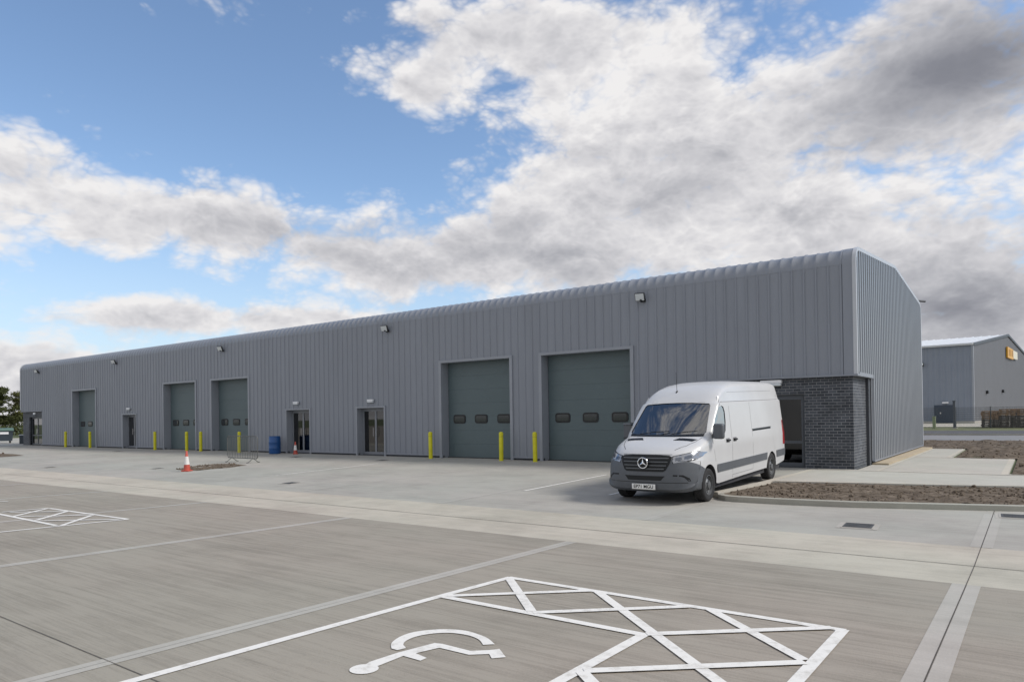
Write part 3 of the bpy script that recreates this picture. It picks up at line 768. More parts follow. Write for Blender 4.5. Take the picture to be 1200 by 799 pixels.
def flashing(x0, x1, zh, w, name='door_flashing', z0=0.07):
    f = MB(); y0_, y1_ = -0.055, 0.0
    f.box((x0 - w, y0_, z0), (x0, y1_, zh)); f.box((x1, y0_, z0), (x1 + w, y1_, zh)); f.box((x0 - w, y0_ - .004, zh), (x1 + w, y1_, zh + w * .8))
    wpart(f, name, M_TRIM)
def reveal(x0, x1, zh, depth, name='door_reveal'):
    f = MB()
    f.box((x0 - .03, 0.002, 0.0), (x0, depth, zh + .03)); f.box((x1, 0.002, 0.0), (x1 + .03, depth, zh + .03)); f.box((x0, 0.002, zh), (x1, depth, zh + .03))
    wpart(f, name, M_TRIM)
def rounded(cx, cz, w, h, r, n=5):
    pts = []
    for sx, sz, a0 in ((1, 1, 0), (-1, 1, 90), (-1, -1, 180), (1, -1, 270)):
        for k in range(n + 1):
            a = R(a0 + 90 * k / n); pts.append((cx + sx * (w / 2 - r) + r * math.cos(a), cz + sz * (h / 2 - r) + r * math.sin(a)))
    return pts
M_DWIN = mat('door_window', (0.03, 0.035, 0.038), 0.06, spec=0.8)
def roller_door(x0, x1):
    flashing(x0, x1, HEAD, 0.13); reveal(x0, x1, HEAD, 0.42)
    d = MB(); z = 0.085; npan = 7; ph = (HEAD - z) / npan
    for k in range(npan):
        d.bbox((x0 + .02, 0.40, z + k * ph + .001), (x1 - .02, 0.44, z + (k + 1) * ph - .001), 0.003)
        for q in (0.33, 0.66): d.box((x0 + .02, 0.3985, z + (k + q) * ph - .002), (x1 - .02, 0.40, z + (k + q) * ph + .002))
    door = wpart(d, 'sectional_door', M_DOORPANEL)
    s = MB().box((x0 + .01, .39, .05), (x1 - .01, .44, .092)); wpart(s, 'door_seal', M_BLACK, door)
    w = x1 - x0
    for q in (0.175, 0.5, 0.825):
        cx = x0 + w * q
        wf = MB().prism(rounded(cx, 1.70, 0.66, 0.36, 0.10), 'y', 0.375, 0.399)
        f = wpart(wf, 'window', M_BLACK, door)
        gp = MB().prism(rounded(cx, 1.70, 0.54, 0.25, 0.06), 'y', 0.370, 0.3745)
        # the pane is a piece of its own on the door
        wpart(gp, 'window_pane', M_DWIN, door)
    return door
for a, b in DOORS: roller_door(a, b)
def glazed_door(x0, x1, zh, yd, m=M_ALU, leaves=2, name='glazed_door', rail=False, x_split=None):
    zb = 0.13
    f = MB()
    fw = 0.07
    f.box((x0, yd, 0.08), (x1, yd + .06, zb)); f.box((x0, yd, zh - fw), (x1, yd + .06, zh)); f.box((x0, yd, zb), (x0 + fw, yd + .06, zh - fw)); f.box((x1 - fw, yd, zb), (x1, yd + .06, zh - fw))
    xs = [x0 + fw + (x1 - x0 - 2 * fw) * k / leaves for k in range(leaves + 1)]
    lw = 0.055
    for a, b in zip(xs, xs[1:]):
        f.box((a, yd - .012, zb), (a + lw, yd + .04, zh - fw)); f.box((b - lw, yd - .012, zb), (b, yd + .04, zh - fw))
        f.box((a + lw, yd - .012, zb), (b - lw, yd + .04, zb + .10)); f.box((a + lw, yd - .012, zh - fw - .08), (b - lw, yd + .04, zh - fw))
        if rail: f.box((a + lw, yd - .012, .82), (b - lw, yd + .04, .90))
    d = wpart(f, name, m)
    for i, (a, b) in enumerate(zip(xs, xs[1:])):
        g = MB().box((a + lw, yd + .012, zb + .1), (b - lw, yd + .02, zh - fw - .08)); wpart(g, 'glass_pane', M_GLASS, d)
        hx = b - .10 if i == 0 else a + .10
        h = MB().tube([(hx, yd - .012, .95), (hx, yd - .07, .95), (hx, yd - .07, 1.35), (hx, yd - .012, 1.35)], .014, 6)
        wpart(h, 'handle', M_CHROME, d, 40)
    return d
for a, b in PDOORS:
    flashing(a, b, PHEAD, 0.09); reveal(a, b, PHEAD, 0.36); glazed_door(a, b, PHEAD, 0.30)
    s = MB().box((a, -.02, .0), (b, .36, .085)); wpart(s, 'door_step', M_PLINTH)
glazed_door(BX0, BX1, 2.32, 0.27, M_FRAME_D, 2, 'glazed_door', True)
glazed_door(LX0, LX1, 2.3, 0.30, M_FRAME_D, 2, 'glazed_door', True)
# things standing inside the glazed doors
def inside_box(name, a, b, col, label, cat):
    o = MB().bbox(a, b, .03).build(name, mat('indoor_' + name, col, .6)); tag(o, label, cat); return o

# ------------------------------------------------------------------ lamps on the wall
M_LAMPBODY = mat('lamp_body', (0.02, 0.022, 0.025), 0.4)
fl0 = tag(empty('floodlight', (-6.70, -0.045, 5.78)), None, 'floodlight', 'floodlights high on the front wall')
T = Matrix.Translation((-.05, -.17, .02)) @ Matrix.Rotation(R(12), 4, 'Z') @ Matrix.Rotation(R(22), 4, 'X')
MB().bbox((-.19, -.05, -.16), (.19, .06, .16), .02, 0, T).build('lamp_housing', M_LAMPBODY, fl0)
MB().box((-.165, -.058, -.135), (.165, -.0505, .135), 0, T).build('lamp_lens', M_LENS, fl0)
b_ = MB(); b_.box((-.11, -.02, -.17), (.11, 0.005, -.05)); b_.box((-.03, -.22, -.13), (.03, -.02, -.09)); b_.build('lamp_bracket', M_LAMPBODY, fl0)
fll = ['black floodlight high on the wall above the nearest roller door and the van', 'black floodlight on the wall between the second roller door and the wider glazed door',
       'black floodlight on the wall above the third roller door from the right', 'black floodlight near the eaves above the narrow glazed door', 'black floodlight at the far left end of the front wall']
for i, x in enumerate((-6.70, -19.30, -32.5, -45.2, -57.9)):
    o = fl0 if i == 0 else copy_tree(fl0)
    o.location = (x, -0.045, 5.80); o['label'] = fll[i]; o.scale = (.88, .95, .88)
em0 = tag(empty('emergency_light', (0, 0, 0)), None, 'emergency light', 'white emergency lights over the doors')
MB().bbox((-.19, -.10, -.02), (.19, 0.0, .06), .012).build('lamp_housing', M_WHITE, em0)
MB().bbox((-.18, -.11, -.085), (.18, -.005, -.021), .02).build('lamp_cover', M_LENS, em0)
eml = ['white emergency light over the glazed door nearest the second roller door', 'white emergency light over the glazed door beside the blue barrel', 'small white emergency light over the narrow door between two far roller doors',
       'small white emergency light on the dark panel at the far left end', 'white light fitting on the brick lintel behind the van roof']
for i, (x, y, z) in enumerate(((-20.45, -.045, 2.60), (-25.95, -.045, 2.63), (-43.5, -.045, 2.66), (-59.1, .125, 2.58), (-2.45, .125, 2.70))):
    o = em0 if i == 0 else copy_tree(em0)
    o.location = (x, y, z); o['label'] = eml[i]
    if i == 4: o.scale = (1.7, 1.6, 1.3)

# ------------------------------------------------------------------ bollards
M_YEL = mat('yellow_bollard', (0.62, 0.58, 0.012), 0.45, var=0.12, vscale=4, bump=.1, bscale=30)
M_YEL2 = mat('yellow_base', (0.45, 0.42, 0.05), 0.6)
bo0 = tag(empty('bollard'), None, 'bollard', 'yellow bollards guarding the roller doors')
MB().lathe([(0.0, 1.125), (.04, 1.12), (.07, 1.105), (.084, 1.08), (.086, 1.05), (.084, 0.0), (0, 0)][::-1], 24).build('post', M_YEL, bo0, 40)
MB().lathe([(.087, .93), (.0885, .93), (.0885, .95), (.087, .95)], 24).build('ring', M_YEL2, bo0, 40)
bxy = [(-7.1, 'yellow bollard right of the nearest roller door, mostly hidden by the van'), (-10.98, 'yellow bollard left of the nearest roller door'), (-12.58, 'yellow bollard at the right jamb of the second roller door'),
       (-16.30, 'yellow bollard standing alone left of the second roller door'), (-30.25, 'yellow bollard behind the steel crowd barrier'), (-34.05, 'yellow bollard in the wall gap between the third and fourth roller doors'),
       (-35.55, 'yellow bollard right above the nearer traffic cone'), (-39.2, 'yellow bollard left of the fourth roller door'), (-48.0, 'yellow bollard right of the farthest roller door'), (-51.9, 'leftmost yellow bollard, near the far end of the wall')]
for i, (x, l) in enumerate(bxy):
    o = bo0 if i == 0 else copy_tree(bo0)
    o.location = (x, -0.55, zg(-.55)); o['label'] = l
    o.rotation_euler = (R(random.uniform(-.5, .5)), R(random.uniform(-.5, .5)), random.uniform(0, 6))

# ------------------------------------------------------------------ cones
M_CONE = mat('cone_orange', (0.45, 0.075, 0.05), 0.5, var=.15, vscale=6)
M_CONEW = mat('cone_sleeve', (0.72, 0.70, 0.68), 0.35, var=.08, vscale=8)
def cone(name, loc, h, label, rot=0):
    c = tag(empty(name, loc, (R(1), 0, rot)), label, 'traffic cone'); r0, r1 = .12 * h / .75, .028
    b = MB().bbox((-.145 * h / .75, -.145 * h / .75, 0), (.145 * h / .75, .145 * h / .75, .045), .015); b.build('base', M_CONE, c)
    rr = lambda z: r0 + (r1 - r0) * (z - .045) / (h - .045)
    MB().lathe([(rr(.045), .045), (rr(h * .36), h * .36), (rr(h - .01), h - .01), (rr(h) * .7, h), (0, h)], 28).build('cone_body', M_CONE, c, 40)
    MB().lathe([(rr(h * .33) + .001, h * .33), (rr(h * .33) + .004, h * .33), (rr(h * .72) + .004, h * .72), (rr(h * .72) + .001, h * .72)], 28).build('sleeve', M_CONEW, c, 40)
cone('traffic_cone', (-21.05, -8.55, zg(-8.55)), .76, 'orange and white traffic cone standing on the open yard by the dirt patch', .5)
cone('traffic_cone', (-25.55, -.45, zg(-.45)), .62, 'orange and white traffic cone against the wall beside the blue barrel', .9)
# ------------------------------------------------------------------ barrel
M_BLUE = mat('barrel_blue', (0.012, 0.075, 0.24), 0.4, var=.2, vscale=5)
ba = tag(empty('barrel', (-27.0, -.62, zg(-.62))), 'blue plastic barrel standing against the wall', 'barrel')
prof = [(0, .0), (.25, 0), (.275, .02), (.29, .06), (.292, .26), (.30, .28), (.30, .30), (.292, .32), (.292, .56), (.30, .58), (.30, .60), (.292, .62), (.288, .82), (.27, .86), (.275, .88), (.275, .90), (.255, .90), (.25, .87), (0, .865)]
MB().lathe(prof, 36).build('drum', M_BLUE, ba, 35)
for s in (-1, 1): MB().cyl((s * .15, 0, .866), (s * .15, 0, .89), .035, n=14).build('bung', M_BLACK, ba)
# ------------------------------------------------------------------ crowd barrier
M_GALV = mat('galvanised_steel', (0.13, 0.135, 0.13), 0.5, 0.3, var=.15)
pa, pb = Vector((-24.33, -4.88)), Vector((-21.95, -4.99))
zb_ = zg(-4.9)
ang = math.atan2(pb.y - pa.y, pb.x - pa.x)
br = tag(empty('crowd_barrier', ((pa.x + pb.x) / 2, (pa.y + pb.y) / 2, zb_), (0, 0, ang)), 'galvanised steel crowd barrier standing on the yard', 'barrier')
Lh = (pb - pa).length / 2
fr_ = []
for cx, cz, a0 in ((Lh - .12, 1.0, 0), (-Lh + .12, 1.0, 90), (-Lh + .12, .30, 180), (Lh - .12, .30, 270)):
    for k in range(6): t = R(a0 + 18 * k); fr_.append((cx + .12 * math.cos(t), 0, cz + .12 * math.sin(t)))
MB().tube(fr_, .02, 8, closed=True).build('frame', M_GALV, br, 50)
nb = 17
for k in range(nb):
    x = -Lh + 2 * Lh * (k + 1) / (nb + 1)
    MB().cyl((x, 0, .185), (x, 0, 1.115), .011, n=6).build('bar', M_GALV, br)
for s in (-1, 1):
    x = s * (Lh - .35)
    MB().tube([(x, -.30, .02), (x, -.22, .03), (x, 0, .19), (x, .22, .03), (x, .30, .02)], .018, 8).build('foot', M_GALV, br, 50)
# ------------------------------------------------------------------ manhole covers
M_IRON = mat('cast_iron', (0.085, 0.086, 0.086), 0.65, 0.3, var=.3, vscale=14, bump=.6, bscale=60)
mh = [(1.818, -9.905, .62, 'dark iron cover set in the concrete in front of the soil bed'), (3.85, -7.74, .6, 'dark iron cover at the right edge beside the kerb'), (-13.368, -9.641, .55, 'dark iron cover on the yard in front of the drum and glazed doors'),
      (-23.49, -1.94, .62, 'dark iron cover close to the glazed door beside the barrel'), (-17.57, -2.1, .62, 'dark iron cover left of the lone bollard by the second roller door'), (-29.34, -9.96, .5, 'small dark iron cover far out on the left yard'),
      (-40.0, -2.37, .6, 'dark iron cover near the wall left of the fourth roller door'), (-23.49, -8.385, .5, 'small iron cover just left of the traffic cone on the yard')]
for x, y, w, l in mh:
    e_ = tag(empty('manhole_cover', (x, y, zg(y)), (math.atan(.0151), 0, R(3))), l, 'manhole cover', 'iron covers in the yard')
    w *= .78
    MB().box((-w * .62, -w * .62, .002), (w * .62, w * .62, .006)).build('surround', C_JOINT, e_)
    MB().box((-w / 2, -w / 2, .006), (w / 2, w / 2, .012)).build('frame', C_JOINT, e_)
    c_ = MB().box((-w / 2 + .03, -w / 2 + .03, .012), (w / 2 - .03, w / 2 - .03, .016))
    for k in range(5): c_.box((-w / 2 + .06, -w / 2 + .09 + k * (w - .18) / 4 - .012, .016), (w / 2 - .06, -w / 2 + .09 + k * (w - .18) / 4 + .012, .019))
    c_.build('cover', M_IRON, e_)

# ------------------------------------------------------------------ the van
M_VAN = mat('van_white_paint', (0.55, 0.555, 0.562), 0.38, var=0.05, vscale=1.2, coat=0.3)
M_VAN.node_tree.nodes['Principled BSDF'].inputs['Coat Roughness'].default_value = 0.12
M_VANDARK = mat('van_grey_plastic', (0.088, 0.096, 0.108), 0.5, var=0.10, vscale=5)
M_VANBLK = mat('van_black_plastic', (0.010, 0.011, 0.012), 0.5, spec=0.3)
M_VSLAT = mat('grille_slat', (0.10, 0.105, 0.11), 0.35, 0.4)
M_TYRE = mat('tyre_rubber', (0.020, 0.020, 0.021), 0.85, var=.3, vscale=8)
M_RIM = mat('steel_wheel', (0.16, 0.165, 0.17), 0.45, 0.5, var=.2, vscale=8)
M_SCREEN = glass_mat('windscreen_glass', (0.50, 0.56, 0.57), 1.0, 0.015, 2.4, .09)
M_HEADL = mat('headlight_clear', (0.34, 0.35, 0.37), 0.12, 0.75, spec=0.9)
M_HEADD = mat('headlight_reflector', (0.16, 0.175, 0.20), 0.12, 0.8)
M_CABIN = mat('cabin_trim', (0.045, 0.045, 0.05), 0.8)
M_SEAT = mat('seat_fabric', (0.03, 0.031, 0.035), 0.9)
M_SEAM = mat('body_seam', (0.16, 0.16, 0.165), 0.7)
M_RED = mat('tail_lamp_red', (0.38, 0.012, 0.015), 0.2)
M_PLATE = mat('number_plate_white', (0.72, 0.72, 0.70), 0.4)
M_VCHROME = mat('chrome', (0.78, 0.79, 0.80), 0.12, 1.0)

def arc_pts(cx, cz, r, a0, a1, n): return [(cx + r * math.cos(R(a0 + (a1 - a0) * k / n)), cz + r * math.sin(R(a0 + (a1 - a0) * k / n))) for k in range(n + 1)]
# side outline (length from the nose, height), with how strongly each point is pulled in at the shoulders
OUT = []
def op(x, z, m): OUT.append((x, z, m))
for p_ in [(0.16, .27, .5), (.05, .33, 1), (.01, .42, 1), (0.0, .52, 1.1), (.012, .64, 1.15), (.03, .75, 1.2), (.055, .86, 1.2), (.085, .95, 1.2), (.13, 1.03, 1.1), (.21, 1.10, 1), (.34, 1.165, .8), (.52, 1.23, .7), (.72, 1.29, .6), (.90, 1.34, .55), (1.02, 1.375, .5),
           (1.12, 1.46, .45), (1.28, 1.605, .42), (1.44, 1.75, .42), (1.60, 1.895, .42), (1.76, 2.035, .45), (1.88, 2.135, .6), (2.02, 2.235, .75), (2.20, 2.335, .85), (2.42, 2.42, .95), (2.75, 2.495, 1.05), (3.2, 2.54, 1.1), (4.0, 2.56, 1.1), (5.0, 2.56, 1.1), (6.0, 2.555, 1.1), (6.28, 2.545, 1.0), (6.41, 2.505, .8), (6.47, 2.41, .6),
           (6.50, 2.22, .4), (6.56, 1.80, .4), (6.62, 1.35, .4), (6.665, 1.0, .4), (6.69, .72, .4), (6.69, .55, .4), (6.66, .42, .4), (6.56, .35, .3)]: op(*p_)
op(5.76, .33, .1)
for x, z in arc_pts(5.35, .34, .40, 0, 180, 14)[0:]: op(x, z, 0)
op(4.90, .33, .1)
op(3.2, .32, .1); op(1.55, .30, .1)
for x, z in arc_pts(1.02, .34, .435, 0, 180, 16): op(x, z, 0)
op(.50, .28, .2)
NO = len(OUT)
def inward(i):
    a = Vector(OUT[i - 1][:2]); b = Vector(OUT[(i + 1) % NO][:2]); t = (b - a).normalized()
    return Vector((t.y, -t.x))                       # outline runs clockwise seen with x to the right: the inside lies right of the tangent
SL_ = [(0, 0), (.30, 0), (.55, .002), (.70, .010), (.80, .024), (.88, .048), (.935, .080), (.97, .118), (.99, .158), (1.0, .20)]
def section(y):
    ay = abs(y); d = 0
    for (a, da), (b, db) in zip(SL_, SL_[1:]):
        if a <= ay <= b + 1e-6: d = da + (db - da) * (ay - a) / (b - a)
    pts = []
    for i, (x, z, m) in enumerate(OUT):
        q = Vector((x, z)) + inward(i) * d * m * (.50 if z > 2.2 else 1.0)
        if x < 1.95 and z > .2 and m > 0: q.x += (.17 if z < 1.4 else .13) * ay * ay * max(0, 1 - max(0, x - .9) / 1.05) * (.6 if z < .4 else 1)
        if m >= .5 and x < .4: q.x += .08 * max(0, ay - .7) / .3
        pts.append(q)
    return pts
def width_at(x, z):
    w = 1.0
    if z < .75: w -= .025 * ((.75 - z) / .45) ** 2
    if z > 1.15: w -= .085 * (z - 1.15) / .9
    if z > 2.05: w -= .035 + .10 * (z - 2.05)
    if x > 5.9: w -= .04 * ((x - 5.9) / .8) ** 2
    if x < 1.4 and z > .9: w -= .05 * ((1.4 - x) / 1.4)
    return w
def van_body_bm():
    bm = bmesh.new()
    ysl = [-k for k, _ in reversed(SL_)] + [k for k, _ in SL_[1:]]
    rings = []
    for y in ysl: rings.append([bm.verts.new((y, q.x, q.y)) for q in section(y)])
    for r0, r1 in zip(rings, rings[1:]):
        for i in range(NO):
            bm.faces.new((r0[i], r0[(i + 1) % NO], r1[(i + 1) % NO], r1[i]))
    c0 = bm.faces.new(rings[0]); c1 = bm.faces.new(list(reversed(rings[-1])))
    bmesh.ops.triangulate(bm, faces=[c0, c1])
    for z in (.45, .6, .75, .9, 1.05, 1.15, 1.3, 1.5, 1.7, 1.9, 2.03, 2.065, 2.2, 2.3):
        bmesh.ops.bisect_plane(bm, geom=bm.verts[:] + bm.edges[:] + bm.faces[:], plane_co=(0, 0, z), plane_no=(0, 0, 1), dist=1e-5)
    for x in (.4, .7, 1.0, 1.4, 1.8, 2.4, 3.2, 4.0, 4.9, 5.8, 6.1, 6.35, 6.55):
        bmesh.ops.bisect_plane(bm, geom=bm.verts[:] + bm.edges[:] + bm.faces[:], plane_co=(0, x, 0), plane_no=(0, 1, 0), dist=1e-5)
    for v in bm.verts:
        x, y, z = v.co
        v.co.x = x * width_at(y, z)
        if z > 2.2: v.co.z -= .035 * (x * x)
    bmesh.ops.recalc_face_normals(bm, faces=bm.faces)
    return bm
def nose_down(v): v.z += 0.0085 * (v.y - 1.0)        # the empty van sits slightly nose down
VX, VY = -2.33, -8.16
van = tag(empty('van', (VX, VY, zg(VY)), (math.atan(.0151), 0, 0)), 'white long high-roof panel van parked in front of the brick corner', 'van')
def vfinish(bm_or_me, name, mats, parent=None, smooth=35, label=None):
    if isinstance(bm_or_me, MB):
        me = bpy.data.meshes.new(name); me.from_pydata(bm_or_me.v, [], bm_or_me.f)
        if isinstance(mats, (list, tuple)) and len(mats) > 1: me.polygons.foreach_set('material_index', bm_or_me.mi)
        bm = bmesh.new(); bm.from_mesh(me); bmesh.ops.recalc_face_normals(bm, faces=bm.faces)
    else:
        bm = bm_or_me; me = bpy.data.meshes.new(name)
    for v in bm.verts:
        nose_down(v.co); v.co.y -= 1.0 - .01
    bm.to_mesh(me); bm.free()
    for m in (mats if isinstance(mats, (list, tuple)) else [mats]): me.materials.append(m)
    if smooth:
        me.polygons.foreach_set('use_smooth', [True] * len(me.polygons)); me.set_sharp_from_angle(angle=R(smooth))
    o = link(bpy.data.objects.new(name, me), parent or van)
    if label: o['label'] = label
    return o
base_bm = van_body_bm()
BVH = BVHTree.FromBMesh(base_bm)
# split off the grey bumper below a sloping line ahead of the front wheels
pn = Vector((0, .36, 1)).normalized(); pc = Vector((0, 0, .985))
bmesh.ops.bisect_plane(base_bm, geom=base_bm.verts[:] + base_bm.edges[:] + base_bm.faces[:], plane_co=pc, plane_no=pn, dist=1e-5)
arch = lambda c: (c.y - 1.02) ** 2 + (c.z - .34) ** 2 < .445 ** 2
def is_bumper(c): return c.y < 1.0 and (c - pc).dot(pn) < 0 and not (abs(c.x) < 2 and arch(c))
bump = base_bm.copy()
bmesh.ops.delete(bump, geom=[f for f in bump.faces if not is_bumper(f.calc_center_median())], context='FACES')
bump.normal_update()
for v in bump.verts: v.co += v.normal * .012
ee = [e for e in bump.edges if e.is_boundary]
r = bmesh.ops.extrude_edge_only(bump, edges=ee)
for v in [g for g in r['geom'] if isinstance(g, bmesh.types.BMVert)]:
    v.co += (Vector((0, .9, .5)) - v.co).normalized() * .03
front_bumper = vfinish(bump, 'front_bumper', M_VANDARK)
# body with cabin hollowed out
me_b = bpy.data.meshes.new('body'); base_bm.to_mesh(me_b); base_bm.free()
me_b.materials.append(M_VAN); me_b.materials.append(M_CABIN)
tmp = bpy.data.objects.new('body_tmp', me_b); COL.objects.link(tmp)
def cutter(mb):
    me = bpy.data.meshes.new('cut'); me.from_pydata(mb.v, [], mb.f); me.materials.append(M_VAN); me.materials.append(M_CABIN)
    me.polygons.foreach_set('material_index', [1] * len(me.polygons))
    bm = bmesh.new(); bm.from_mesh(me); bmesh.ops.recalc_face_normals(bm, faces=bm.faces); bm.to_mesh(me); bm.free()
    o = bpy.data.objects.new('cut', me); COL.objects.link(o); return o
WS = [(-.85, 1.395), (-.40, 1.385), (0, 1.380), (.40, 1.385), (.85, 1.395), (.885, 1.43), (.785, 1.985), (.745, 2.03), (.35, 2.055), (0, 2.06), (-.35, 2.055), (-.745, 2.03), (-.785, 1.985), (-.885, 1.43)]
c1 = MB()
nW = len(WS)
c1.add([(x, .0, z) for x, z in WS] + [(x * .98, 2.35, z) for x, z in WS], [tuple(range(nW)), tuple(range(2 * nW - 1, nW - 1, -1))] + [(k, k + nW, (k + 1) % nW + nW, (k + 1) % nW) for k in range(nW)])
SW = [(1.30, 1.375), (1.40, 1.52), (1.60, 1.745), (1.77, 1.90), (1.86, 1.955), (2.02, 1.975), (2.11, 1.95), (2.17, 1.84), (2.155, 1.62), (2.09, 1.42), (2.02, 1.365)]
c2 = MB().prism(SW, 'x', -1.3, 1.3)
c3 = MB().box((-.80, 1.50, .75), (.80, 2.34, 1.60))
for cb_ in (c1, c2, c3):
    co = cutter(cb_)
    md = tmp.modifiers.new('b', 'BOOLEAN'); md.operation = 'DIFFERENCE'; md.object = co; md.solver = 'FAST'
    dg = bpy.context.evaluated_depsgraph_get(); dg.update()
    new = bpy.data.meshes.new_from_object(tmp.evaluated_get(dg)); tmp.modifiers.clear(); tmp.data = new
    bpy.data.objects.remove(co)
bm = bmesh.new(); bm.from_mesh(tmp.data); bpy.data.objects.remove(tmp)
bmesh.ops.delete(bm, geom=[f for f in bm.faces if f.material_index == 0 and is_bumper(f.calc_center_median())], context='FACES')
for f in bm.faces:
    c = f.calc_center_median()
    if f.material_index == 0 and abs(c.x) < .985 and (((c.y - 1.02) ** 2 + (c.z - .34) ** 2 < .44 ** 2) or ((c.y - 5.35) ** 2 + (c.z - .34) ** 2 < .405 ** 2) or (c.z < .40 and abs(f.normal.z) > .8)): f.material_index = 1
body = vfinish(bm, 'body', [M_VAN, M_CABIN], None, 28)

def patch(poly, axis, name, m, off=.004, thick=.012, step=.05, parent=None, smooth=35, side=1, label=None, odir=None):
    """a panel cut to a drawn outline and laid onto the body surface"""
    bm = bmesh.new()
    if axis == 'front': vs = [bm.verts.new((a, 0, b)) for a, b in poly]
    elif axis == 'side': vs = [bm.verts.new((0, a, b)) for a, b in poly]
    else: vs = [bm.verts.new((a, b, 0)) for a, b in poly]
    bm.faces.new(vs)
    ax = {'front': (0, 2), 'side': (1, 2), 'top': (0, 1)}[axis]
    for c in ax:
        lo = min(v.co[c] for v in bm.verts); hi = max(v.co[c] for v in bm.verts); t = lo + step
        while t < hi - 1e-4:
            co = [0, 0, 0]; no = [0, 0, 0]; co[c] = t; no[c] = 1
            bmesh.ops.bisect_plane(bm, geom=bm.verts[:] + bm.edges[:] + bm.faces[:], plane_co=co, plane_no=no, dist=1e-5); t += step
    bmesh.ops.triangulate(bm, faces=[f for f in bm.faces if len(f.verts) > 4])
    pos = {}
    for v in bm.verts:
        if axis == 'front': o_, d_ = Vector((v.co.x, -3, v.co.z)), Vector((0, 1, 0))
        elif axis == 'side': o_, d_ = Vector((3 * side, v.co.y, v.co.z)), Vector((-side, 0, 0))
        else: o_, d_ = Vector((v.co.x, v.co.y, 5)), Vector((0, 0, -1))
        h, nrm, _, _ = BVH.ray_cast(o_, d_)
        if h is None: h, nrm, _, _ = BVH.find_nearest(v.co)
        if nrm.dot(d_) > 0: nrm = -nrm
        pos[v] = (h, nrm)
    for v, (h, nrm) in pos.items(): v.co = h + (odir or nrm) * off
    bm.normal_update()
    if bm.faces:
        f0 = max(bm.faces, key=lambda f: f.calc_area()); nv = pos[f0.verts[0]][1]
        if f0.normal.dot(nv) < 0: bmesh.ops.reverse_faces(bm, faces=bm.faces[:])
    if thick:
        be = [e for e in bm.edges if e.is_boundary]
        src = {tuple(v.co): n_ for v, (h, n_) in pos.items()}
        r = bmesh.ops.extrude_edge_only(bm, edges=be)
        for v in [g for g in r['geom'] if isinstance(g, bmesh.types.BMVert)]:
            v.co -= src[tuple(v.co)] * thick
    return vfinish(bm, name, m, parent, smooth, label)
patch([(x * .995, z) for x, z in WS], 'front', 'windscreen', M_SCREEN, -.014, 0, .12, odir=Vector((0, -.67, .74)), smooth=80)
for s in (1, -1): patch(SW, 'side', 'side_window', M_SCREEN, -.012, 0, .08, side=s)
patch([(-.84, 1.345), (.84, 1.345), (.85, 1.395), (.40, 1.385), (0, 1.380), (-.40, 1.385), (-.85, 1.395)], 'front', 'cowl', M_VANBLK, .004, .01, .06)
# A-pillar and window rubber
# grille with slats and the round badge
GR = [(-.50, 1.0), (-.3, 1.012), (.3, 1.012), (.50, 1.0), (.555, .975), (.53, .86), (.46, .72), (.40, .685), (-.40, .685), (-.46, .72), (-.53, .86), (-.555, .975)]
gr = patch(GR, 'front', 'grille', M_VANBLK, .022, .03, .04, front_bumper)
for z, w in ((.945, .50), (.875, .485), (.805, .46), (.74, .42)):
    patch([(-w, z - .010), (w, z - .010), (w, z + .010), (-w, z + .010)], 'front', 'grille_slat', M_VSLAT, .034, .014, .05, front_bumper)
patch([(-.44, .60), (.44, .60), (.36, .515), (-.36, .515)], 'front', 'lower_grille', M_VANBLK, .020, .02, .05, front_bumper)
for s in (1, -1):
    patch([(s * .60, .63), (s * .78, .625), (s * .88, .56), (s * .90, .50), (s * .86, .50), (s * .80, .57), (s * .74, .595), (s * .60, .60)], 'front', 'bumper_crease', M_VANBLK, .0135, .01, .04, front_bumper)
patch([(-.86, .475), (.86, .475), (.86, .465), (-.86, .465)], 'front', 'bumper_seam', M_VANBLK, .0135, .01, .05, front_bumper)
bd = MB(); yb_ = -.045
ring = [(.105 * math.cos(2 * math.pi * k / 36), yb_, .865 + .105 * math.sin(2 * math.pi * k / 36)) for k in range(36)]
bd.tube(ring, .011, 8, closed=True)
for k in range(3):
    a = R(90 + 120 * k); c_, s_ = math.cos(a), math.sin(a)
    tip = (.10 * c_, yb_, .865 + .10 * s_); l_ = (-.020 * s_, yb_ - .004, .865 + .020 * c_); r_ = (.020 * s_, yb_ - .004, .865 - .020 * c_)
    bd.add([tip, l_, r_, (0, yb_ - .016, .865), (0, yb_ + .006, .865)], [(0, 1, 3), (0, 3, 2), (0, 4, 1), (0, 2, 4)])
badge = vfinish(bd, 'badge', M_VCHROME, front_bumper)
vfinish(MB().cyl((0, -.02, .865), (0, -.036, .865), .103, n=36), 'badge_disc', M_VANBLK, front_bumper)
# number plate
pl_o = vfinish(MB().bbox((-.26, -.036, .325), (.26, -.018, .437), .006), 'number_plate', M_PLATE, None)
tx = bpy.data.curves.new('plate_text', 'FONT'); tx.body = 'EP71 MGU'; tx.size = .098; tx.align_x = 'CENTER'; tx.align_y = 'CENTER'; tx.extrude = .001; tx.offset = .0018
to = bpy.data.objects.new('t', tx); COL.objects.link(to)
dg = bpy.context.evaluated_depsgraph_get(); dg.update()
tm = bpy.data.meshes.new_from_object(to.evaluated_get(dg)); bpy.data.objects.remove(to)
bmt = bmesh.new(); bmt.from_mesh(tm)
for v in bmt.verts: v.co = Vector((v.co.x * 1.0, -.0375 - v.co.z, .381 + v.co.y))
vfinish(bmt, 'plate_characters', M_VANBLK, pl_o, None)
